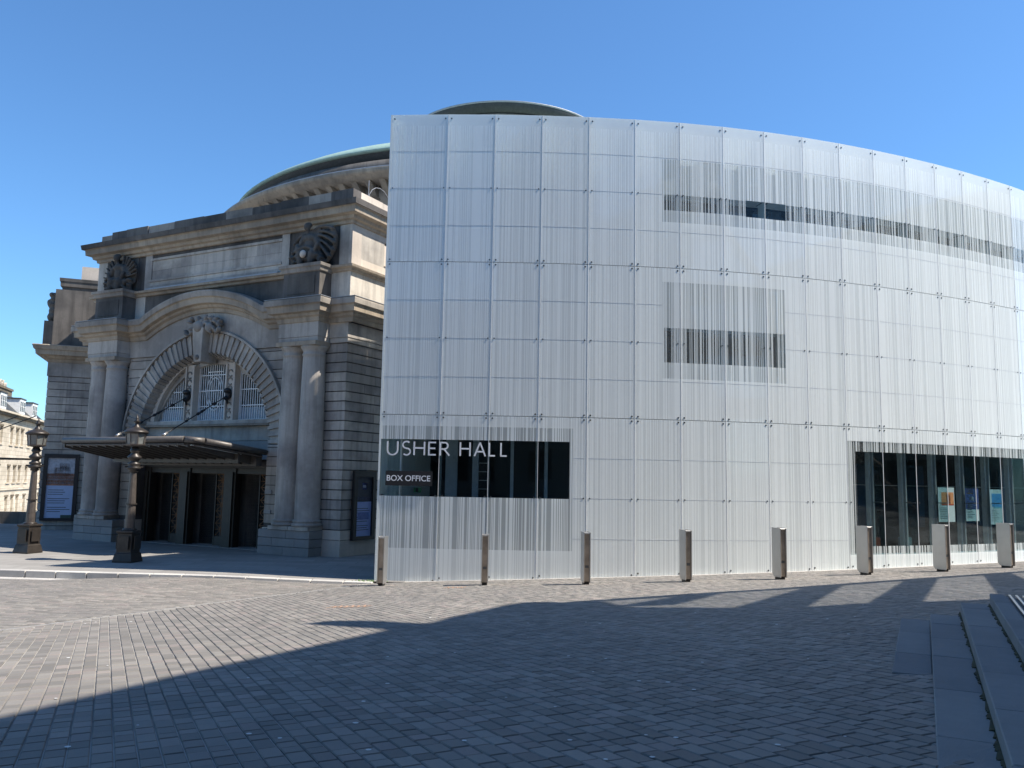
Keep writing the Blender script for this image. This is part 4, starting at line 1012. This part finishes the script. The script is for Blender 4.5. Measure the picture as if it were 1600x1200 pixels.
sweep([(.35, 8), (.35, .35), (9, .35)], [(0, 11.28), (.10, 11.44), (.26, 11.47), (.26, 11.56), (0, 11.60)]).build('belt_course', M['sandl'], pavl)
pbx('attic_panel', 'sandl', .45, 9, .45, 8, 11.6, 13.4)
for (x0, x1, z0, z1) in ((.42, 1.1, 11.61, 13.4), (1.1, 9, 11.61, 11.9), (1.1, 9, 13.1, 13.4), (3.6, 9, 11.91, 13.09)): pbx('attic_panel_frame', 'sandl', x0, x1, .36, .46, z0, z1)
pbx('attic_panel', 'sandl', 1.35, 3.35, .38, .46, 12.05, 12.95)
sweep([(.40, 8), (.40, .40), (9, .40)], [(e * .4, z) for e, z in aprof]).build('attic_cornice', M['sandd'], pavl)
pbx('parapet', 'sandl', 1.2, 3.4, .6, 1.0, 14.14, 14.95); pbx('parapet', 'sandl', 3.41, 9, .6, 1.0, 14.14, 14.9); pbx('attic_roof', 'lead', .6, 9, .6, 8, 13.9, 14.0)
P = [((-.10, 1.2, 11.7 + dz), (rx, .5, rz), 0) for dz, rx, rz in ((.25, .4, .35), (.6, .34, .35), (.95, .4, .3), (1.25, .3, .25), (1.5, .22, .2))] + [((-.3, 1.4, 12.0), (.2, .3, .25), .4), ((-.35, 1.2, 12.7), (.18, .3, .3), -.4), ((-.25, 1.0, 13.2), (.2, .3, .16), .3)]
blob(P, 'sculpture', M['sculpt'], pavl, .05); pbx('pedestal', 'sandd', -.5, .35, .5, 2.1, 10.15, 11.62)
# ---- rotunda
DC = (-.74, 60.0); DR = 20.2
rot = empty('domed_rotunda', (DC[0], DC[1], 0)); tag(rot, 'round drum behind the facade with bracketed cornice, green copper roof and lantern', 'building')
MB().lathe([(18.6, 12), (18.6, 17.6), (18.9, 17.7), (18.95, 18.3)], n=128).build('drum_wall', M['sand'], rot)
MB().lathe([(18.9, 18.28), (20.0, 18.33), (20.05, 18.5), (20.2, 18.55), (20.25, 18.78), (20.2, 18.82), (18.9, 18.9)], n=160).build('drum_cornice', M['sandw'], rot)
MB().lathe([(20.22, 18.77), (20.24, 18.84), (18.8, 18.92)], n=160).build('cornice_flashing', M['lead'], rot)
cnt = 0
NBk = 150
for k in range(NBk):
    t = 2 * PI * k / NBk; x, y = math.cos(t), math.sin(t)
    if y > .1 or x > .45: continue
    o = MB().hexa([(18.7, -.17, 17.62), (19.1, -.17, 17.7), (19.1, .17, 17.7), (18.7, .17, 17.62), (18.7, -.17, 18.3), (19.85, -.17, 18.3), (19.85, .17, 18.3), (18.7, .17, 18.3)]).build('cornice_bracket', MC, rot); o.rotation_euler = (0, 0, t)
MB().lathe([(19.2, 18.88), (19.15, 19.62), (18.9, 19.66)], n=128).build('attic_ring', M['sandd'], rot)
MB().lathe([(18.85, 19.64), (18.8, 20.22), (18.9, 20.25)], n=128).build('slate_band', M['slate'], rot)
MB().lathe([(18.85, 20.22), (19.02, 20.27), (19.0, 20.34), (18.6, 20.66), (17.9, 21.08), (16.8, 21.6), (15.0, 22.3), (12.5, 23.3), (9.5, 23.9), (6.5, 24.2)], n=96).build('dome_roof', M['copper'], rot)
MB().lathe([(5.6, 23.5), (5.6, 25.2), (6.35, 25.4), (6.4, 27.0), (6.5, 27.1)], n=80).build('lantern_drum', M['carve'], rot)
MB().lathe([(6.5, 27.05), (6.95, 27.15), (7.0, 27.35), (6.6, 27.38)], n=80).build('lantern_moulding', M['sandw'], rot)
MB().lathe([(6.6, 27.36), (7.2, 27.5), (7.3, 27.95), (7.32, 28.02)], n=80).build('lantern_eaves', M['slate'], rot)
MB().lathe([(7.32, 28.0), (7.38, 28.1), (6.5, 28.5), (4, 29.0), (.01, 29.2)], n=80).build('lantern_roof', M['lead'], rot)
# ------------------------------------------------------------------ entrance canopy (hangs on the hall)
can = empty('entrance_canopy', (HO[0], HO[1], 0), HA); tag(can, 'flat dark iron and glass canopy hung over the hall doors', 'canopy')
cz1, cz0 = 4.38, 4.02
def zc_(y): return cz1 + (cz0 - cz1) * (y + 3.1) / 3.7
U0, U1 = -11.15, -3.0
mm = MB(); pts = [(U0, .6), (U0, -2.6), (U0 + .5, -3.1), (U1 - .5, -3.1), (U1, -2.6), (U1, .6)]
mm = MB()
for p, q in zip(pts, pts[1:]): mm.bar((p[0], p[1], zc_(p[1])), (q[0], q[1], zc_(q[1])), .12, n=10)
mm.build('rim_roll', M['rim'], can)
mm = MB()
for p, q in zip(pts, pts[1:]):
    c = (UC, -1.2); sh = lambda a: (a[0] + (c[0] - a[0]) * .025, a[1] + (c[1] - a[1]) * .05)
    a, b = sh(p), sh(q); mm.bar((a[0], a[1], zc_(a[1]) - .17), (b[0], b[1], zc_(b[1]) - .17), .045, n=6)
mm.build('lower_rim', M['rim'], can)
MB().hexa([(U0 + .1, -3.0, cz1 - .04), (U1 - .1, -3.0, cz1 - .04), (U1 - .1, .6, cz0 - .04), (U0 + .1, .6, cz0 - .04), (U0 + .1, -3.0, cz1), (U1 - .1, -3.0, cz1), (U1 - .1, .6, cz0), (U0 + .1, .6, cz0)]).build('canopy_roof', M['canopy'], can)
k = 0; u = U0 + .3
while u < U1 - .1:
    y0 = -2.95; MB().hexa([(u, y0, cz1 - .28), (u + .07, y0, cz1 - .28), (u + .07, .6, cz0 - .55), (u, .6, cz0 - .55), (u, y0, cz1 - .05), (u + .07, y0, cz1 - .05), (u + .07, .6, cz0 - .05), (u, .6, cz0 - .05)]).build('rib', M['canopy'], can)
    MB().hexa([(u + .14, -2.9, cz1 - .22), (u + .24, -2.9, cz1 - .22), (u + .24, -.4, cz0 - .12), (u + .14, -.4, cz0 - .12), (u + .14, -2.9, cz1 - .20), (u + .24, -2.9, cz1 - .20), (u + .24, -.4, cz0 - .1), (u + .14, -.4, cz0 - .1)]).build('soffit_batten', M['fin'], can)
    u += .52
MB().box(U0 + .3, U1 - .3, -.6, -.5, 3.55, 4.0).build('cross_beam', M['canopy'], can)
MB().box(U0 + .2, U1 - .2, .3, .6, 3.45, 4.0).build('wall_plate', M['canopy'], can)
for u0, u1 in ((-8.30, -7.95), (-5.78, -5.2)):
    a = Vector((u0, 1.0, 6.5)); b = Vector((u1, -2.7, 4.55)); d = b - a
    mm = MB().bar(a, b, .024, n=6)
    for s, r in ((.22, .07), (.42, .055), (.48, .06), (.66, .05)): p = a + d * s; mm.bar(p - d * .012, p + d * .012, r, n=8)
    mm.bar(a + d * .38, a + d * .5, .045, n=6); rd = mm.build('tie_rod', M['black'], can)
    MB().bar(b - d * .06, b, .06, n=8).build('shackle', M['steel'], rd)
# second canopy at far left
c2 = empty('entrance_canopy', (-30.8, 46.5, 0), math.radians(-27)); tag(c2, 'edge of a second dark canopy entering from the left behind the first lamp post', 'canopy')
bx('beam', M['canopy'], c2, -9, .6, -.1, .1, 3.35, 3.85); bx('canopy_roof', M['canopy'], c2, -9, .6, .1, 4.0, 3.75, 3.85)
for xx in (-1.2, -2.9):
    MB().bar((xx, 0, 3.9), (xx, 0, 4.25), .07, n=8).build('bracket', M['black'], c2); MB().bar((xx, 0, 4.2), (xx + 4.5, 2.2, 6.2), .03, n=5).build('tie_rod', M['black'], c2)
MB().bar((-6, 0, 4.1), (1.0, 0, 5.6), .03, n=5).build('tie_rod', M['black'], c2)
# ------------------------------------------------------------------ lamp posts
def lamp(x, y, label, rz):
    e = empty('lamp_post', (x, y, gpave(x, y)), rz); tag(e, label, 'lamp post', 'old bronze lamp posts on the hall pavement')
    q = math.sqrt(2) * .85
    MB().lathe([(.42 * q, 0), (.42 * q, .06), (.36 * q, .30), (.33 * q, .33), (.325 * q, .36), (.31 * q, .98), (.36 * q, 1.02), (.36 * q, 1.08), (.2 * q, 1.1)], n=4, ph=PI / 4, smooth=False).build('pedestal', M['bronze'], e, bevel=.01)
    for a in range(4):
        o = MB().box(-.2, .2, -.345, -.325, .45, .9).build('pedestal_panel', M['bronze'], e); o.rotation_euler = (0, 0, a * PI / 2)
    MB().lathe([(.24, 1.08), (.24, 1.13), (.19, 1.16)], n=16).build('collar', M['bronze'], e)
    MB().lathe([(.165, 1.14), (.16, 1.55), (.105, 3.12)], n=12, smooth=False).build('shaft', M['bronzel'], e)
    MB().lathe([(.19, 1.98), (.19, 2.02)], n=12, smooth=False).build('shaft_band', M['bronze'], e)
    MB().lathe([(.13, 3.1), (.16, 3.14), (.14, 3.18), (.22, 3.22), (.24, 3.28), (.17, 3.32), (.21, 3.37), (.21, 3.42), (.13, 3.47), (.15, 3.53), (.23, 3.60), (.23, 3.66), (.13, 3.74), (.12, 3.80), (.17, 3.86), (.15, 3.9), (.11, 4.02)], n=20).build('baluster', M['bronze'], e)
    o = MB().box(-.30, .30, -.035, .035, 3.27, 3.33).build('ladder_bar', M['bronze'], e); o.rotation_euler = (0, 0, .6)
    ln = MB().lathe([(.12, 4.0), (.31, 4.04), (.33, 4.08), (.33, 4.10)], n=8, smooth=False).build('lantern', M['bronzel'], e)
    MB().lathe([(.29, 4.10), (.335, 4.47)], n=8, smooth=False).build('lantern_glass', M['lampglass'], ln)
    mm = MB()
    for k in range(8):
        t = 2 * PI * k / 8; mm.bar((.30 * math.cos(t), .30 * math.sin(t), 4.09), (.345 * math.cos(t), .345 * math.sin(t), 4.48), .018, n=4)
    mm.build('lantern_bars', M['bronzel'], ln)
    MB().lathe([(.35, 4.46), (.41, 4.49), (.41, 4.54), (.36, 4.58), (.22, 4.66), (.12, 4.70), (.12, 4.74), (.07, 4.77), (.07, 4.86), (.13, 4.90), (.05, 4.95), (.07, 5.0), (.03, 5.05), (.001, 5.18)], n=16).build('lantern_roof', M['bronze'], ln)
lamp(-13.29, 29.54, 'bronze lamp post in shade in front of the hall doorway', HA + .35)
lamp(-18.24, 32.1, 'bronze lamp post further left, overlapping the hall side wall and poster case', HA + .2)
# ------------------------------------------------------------------ poster cases
def pcase(loc, rz, w, h, z0, label, areas, paper):
    e = empty('poster_case', (loc[0], loc[1], 0), rz); tag(e, label, 'poster case', 'wall poster cases on the hall')
    for b in ((-w / 2 - .2, -w / 2, z0 - .15, z0 + h + .22), (w / 2, w / 2 + .2, z0 - .15, z0 + h + .22), (-w / 2, w / 2, z0 - .15, z0), (-w / 2, w / 2, z0 + h, z0 + h + .22)): MB().box(b[0], b[1], -.14, 0, b[2], b[3]).build('case_frame', M['black'], e)
    MB().box(-w / 2, w / 2, -.06, -.04, z0, z0 + h).build('poster_sheet', paper, e)
    for (u0, u1, v0, v1, col) in areas: MB().box(-w / 2 + u0 * w, -w / 2 + u1 * w, -.066, -.0605, z0 + v0 * h, z0 + v1 * h).build('printed_area', plain('ink', col, .6, var=.3, scale=5), e)
    mm = MB()
    for k in range(11):
        if k in (3, 7): continue
        zz = z0 + h * (.46 - k * .036); mm.box(-w / 2 + .08 * w, -w / 2 + random.uniform(.55, .92) * w, -.064, -.0605, zz, zz + h * .010)
    mm.build('printed_text', M['slate'], e)
    return e
t20 = (math.cos(PA), math.sin(PA)); q = PO + Vector(t20) * 1.05 + Vector((t20[1], -t20[0])) * .02
paper = plain('pale_blue_paper', (.42, .50, .68), .55, var=.05)
e = pcase((q.x, q.y), PA, 1.35, 3.3, .55, 'tall poster case with an orange desert picture on the left pavilion wall', [(0, 1, .56, 1, (.42, .43, .47)), (0, 1, .54, .74, (.40, .17, .09)), (.25, .85, .70, .84, (.36, .16, .08)), (.45, .80, .80, .91, (.25, .10, .06)), (.6, 1, 0, .05, (.05, .08, .06))], paper)
for bpt, rr in (((-.12, -.072, 3.1), .1),): pass
ca, sa = math.cos(HA), math.sin(HA)
def hw(u, w): return (HO[0] + u * ca - w * sa, HO[1] + u * sa + w * ca)
p = hw(.92, 2.05)
e = pcase(p, HA + PI / 2, 1.0, 2.35, .75, 'narrow blue poster case on the side wall beside the glass wing', [(0, 1, .58, 1, (.03, .035, .05)), (.38, .68, .78, .90, (.08, .12, .45)), (.42, .62, .82, .86, (.5, .55, .75)), (.1, .9, .60, .66, (.10, .10, .16)), (.15, .85, .28, .40, (.12, .17, .40))], plain('blue_paper', (.30, .38, .66), .55, var=.06))
# security camera on the pavilion wall, poster light
tag(MB().box(-.12, .12, -.3, 0, -.12, .25).build('wall_floodlight', M['black']), 'small black floodlight under the left pavilion cornice', 'floodlight'); fl = C.objects['wall_floodlight'] if 'wall_floodlight' in C.objects else None
if fl: q = PO + Vector(t20) * 4.35 + Vector((t20[1], -t20[0])) * .02; fl.location = (q.x, q.y, 7.4); fl.rotation_euler = (0, 0, PA)
# ------------------------------------------------------------------ terrace in the background
TO = Vector((-43.36, 75.43)); TA = math.radians(180 - 71.82)
M['ter'] = stone('terrace_stone', (.74, .66, .54), (.60, .53, .42), streak=.35, var=.06, course=(.9, .34))
M['terd'] = stone('chimney_stone', (.26, .215, .155), (.15, .125, .09), streak=.4, var=.1, course=(.5, .22))
def terrace(x0, x1, dz, label, ws, dorms, chims):
    e = empty('terraced_house', (TO.x, TO.y, 0), TA); tag(e, label, 'house', 'stone terrace at the end of the street')
    def b(name, mat, a0, a1, y0, y1, z0, z1, par=None): return bx(name, M[mat], par or e, a0, a1, y0, y1, z0, z1)
    # wall pieces around windows, by floors
    zs = [(-1.2, -.45), (1.0, 2.15), (3.5, 5.25), (6.62, 7.45)]
    fl_ = [(-.45, 1.0), (2.15, 3.5), (5.25, 6.62)]
    for z0, z1 in zs: b('wall', 'ter', x0, x1, 0, 9, z0, z1)
    for z0, z1 in fl_:
        xx = x0
        for w in ws + [None]:
            xe = x1 if w is None else w - .5
            if xe > xx: b('wall', 'ter', xx, xe, 0, .45, z0, z1)
            if w is None: break
            wn = b('window', 'winglass', w - .5, w + .5, .28, .32, z0, z1)
            b('frame', 'whitebar', w - .5, w - .43, .2, .28, z0, z1, wn); b('frame', 'whitebar', w + .43, w + .5, .2, .28, z0, z1, wn); b('frame', 'whitebar', w - .43, w + .43, .22, .27, (z0 + z1) / 2 - .03, (z0 + z1) / 2 + .03, wn)
            b('frame', 'whitebar', w - .43, w + .43, .21, .28, z1 - .07, z1, wn); b('frame', 'whitebar', w - .02, w + .02, .23, .27, z0, z1, wn)
            b('sill', 'ter', w - .6, w + .6, -.08, .2, z0 - .1, z0 - .01, wn); b('surround', 'terd', w - .6, w + .6, -.03, -.002, z1 + .01, z1 + .14, wn)
            xx = w + .5
    b('core', 'interior', x0, x1, .45, 9, -1.2, 7.4)
    b('string_course', 'ter', x0, x1, -.10, -.002, 1.55, 1.75)
    b('eaves_cornice', 'terd', x0, x1, -.35, .3, 7.46, 7.66); b('eaves_cornice', 'ter', x0, x1, -.5, .3, 7.67, 7.83)
    MB().hexa([(x0, .2, 7.8), (x1, .2, 7.8), (x1, 9, 7.8), (x0, 9, 7.8), (x0, 2.6, 9.9 + dz), (x1, 2.6, 9.9 + dz), (x1, 6, 9.9 + dz), (x0, 6, 9.9 + dz)]).build('roof', M['slate'], e)
    for dx in dorms:
        d = b('dormer', 'whitebar', dx - .95, dx + .95, .45, 2.2, 7.95, 9.35)
        b('dormer_roof', 'slate', dx - 1.05, dx + 1.05, .4, 2.4, 9.36, 9.45, d)
        for k in (-.62, 0, .62): b('dormer_pane', 'winglass', dx + k - .2, dx + k + .2, .42, .448, 8.3, 9.15, d); b('glazing_bar', 'whitebar', dx + k - .02, dx + k + .02, .40, .419, 8.3, 9.15, d); b('glazing_bar', 'whitebar', dx + k - .2, dx + k + .2, .40, .418, 8.7, 8.75, d)
    for (c0, c1, zt, yy) in chims:
        c = b('chimney', 'terd', c0, c1, yy, yy + 1.2, 7.8, zt); b('chimney_cap', 'terd', c0 - .1, c1 + .1, yy - .1, yy + 1.3, zt + .003, zt + .2, c)
        n = int((c1 - c0) / .45)
        for k in range(n):
            xx = c0 + .25 + k * (c1 - c0 - .4) / max(1, n - 1); h = random.choice((.6, .75, .55, .95)); mm = MB().lathe([(.15, 0), (.12, h * .8), (.15, h)], (xx, yy + .6), 10)
            o = mm.build('chimney_pot', M['sandl'] if k % 3 else M['ter'], c); o.location = (0, 0, zt + .2)
    return e
terrace(-16, -4.6, .2, 'sunlit stone terraced house with white dormers and tall chimney stack at the far left', [-14.5, -12.9, -10.4, -7.2, -5.3], [-12.2, -8.6], [(-13, -5.4, 10.3, 2.4)])
terrace(-4.6, 6.5, .1, 'second sunlit stone terraced house partly hidden behind the lamp post', [-4.15 + .0 + .55, -1.1, 1.9, 4.6], [-2.2, 2.5], [(-4.0, 4.5, 10.6, 2.9)])
MB().bar((TO.x + math.cos(TA) * -6.3 + math.sin(TA) * .1, TO.y + math.sin(TA) * -6.3 - math.cos(TA) * .1, -.8), (TO.x + math.cos(TA) * -6.3 + math.sin(TA) * .1, TO.y + math.sin(TA) * -6.3 - math.cos(TA) * .1, 7.4), .06, n=6)
far = bx('hedge_wall', M['sandd'], None, -36.5, -31.5, 58, 58.5, -.9, .3); tag(far, 'low dark stone wall in shade below the terrace', 'wall')

# link block between the main front and the side pavilion (its top throws the slanting shade on the pavilion)
mm = MB(); poly = [(-22.95, 45.7), (-20.15, 40.6), (-14.5, 43.5), (-17.5, 50), (-21.8, 49.2)]; n = len(poly)
mm.v = [(x, y, -.3) for x, y in poly] + [(x, y, 14.1) for x, y in poly]; mm.f = [tuple(range(n)), tuple(range(n, 2 * n))] + [(i, (i + 1) % n, n + (i + 1) % n, n + i) for i in range(n)]; mm.sm = [False] * len(mm.f)
lk = mm.build('link_block', M['sand'], hall); lk.matrix_parent_inverse = (Matrix.Translation((HO[0], HO[1], 0)) @ Matrix.Rotation(HA, 4, 'Z')).inverted()
rb = empty('rear_block', (0, 0, 0)); tag(rb, 'unseen stone office block added behind the viewpoint to hold back sky light', 'building')  # added out of view to dim the sky light on the foreground
bx('wall', M['render'], rb, -42, 9, -14, -7, .5, 16)
for k in range(9):
    for j in range(3): bx('window', M['winglass'], rb, -28 + k * 4.2, -26.2 + k * 4.2, -7, -6.95, 3 + j * 3.4, 5.1 + j * 3.4)

fb = empty('distant_block', (0, 0, 0)); tag(fb, 'unseen tall office building added at the right to darken the glass reflections', 'building')  # added out of view so the entrance glass mirrors something dark
bx('wall', M['render'], fb, 54, 62, -22, 32, 0, 26)
for k in range(11):
    for j in range(6): bx('window', M['winglass'], fb, 53.9, 54, -20 + k * 4.6, -17.6 + k * 4.6, 3 + j * 3.7, 5.3 + j * 3.7)
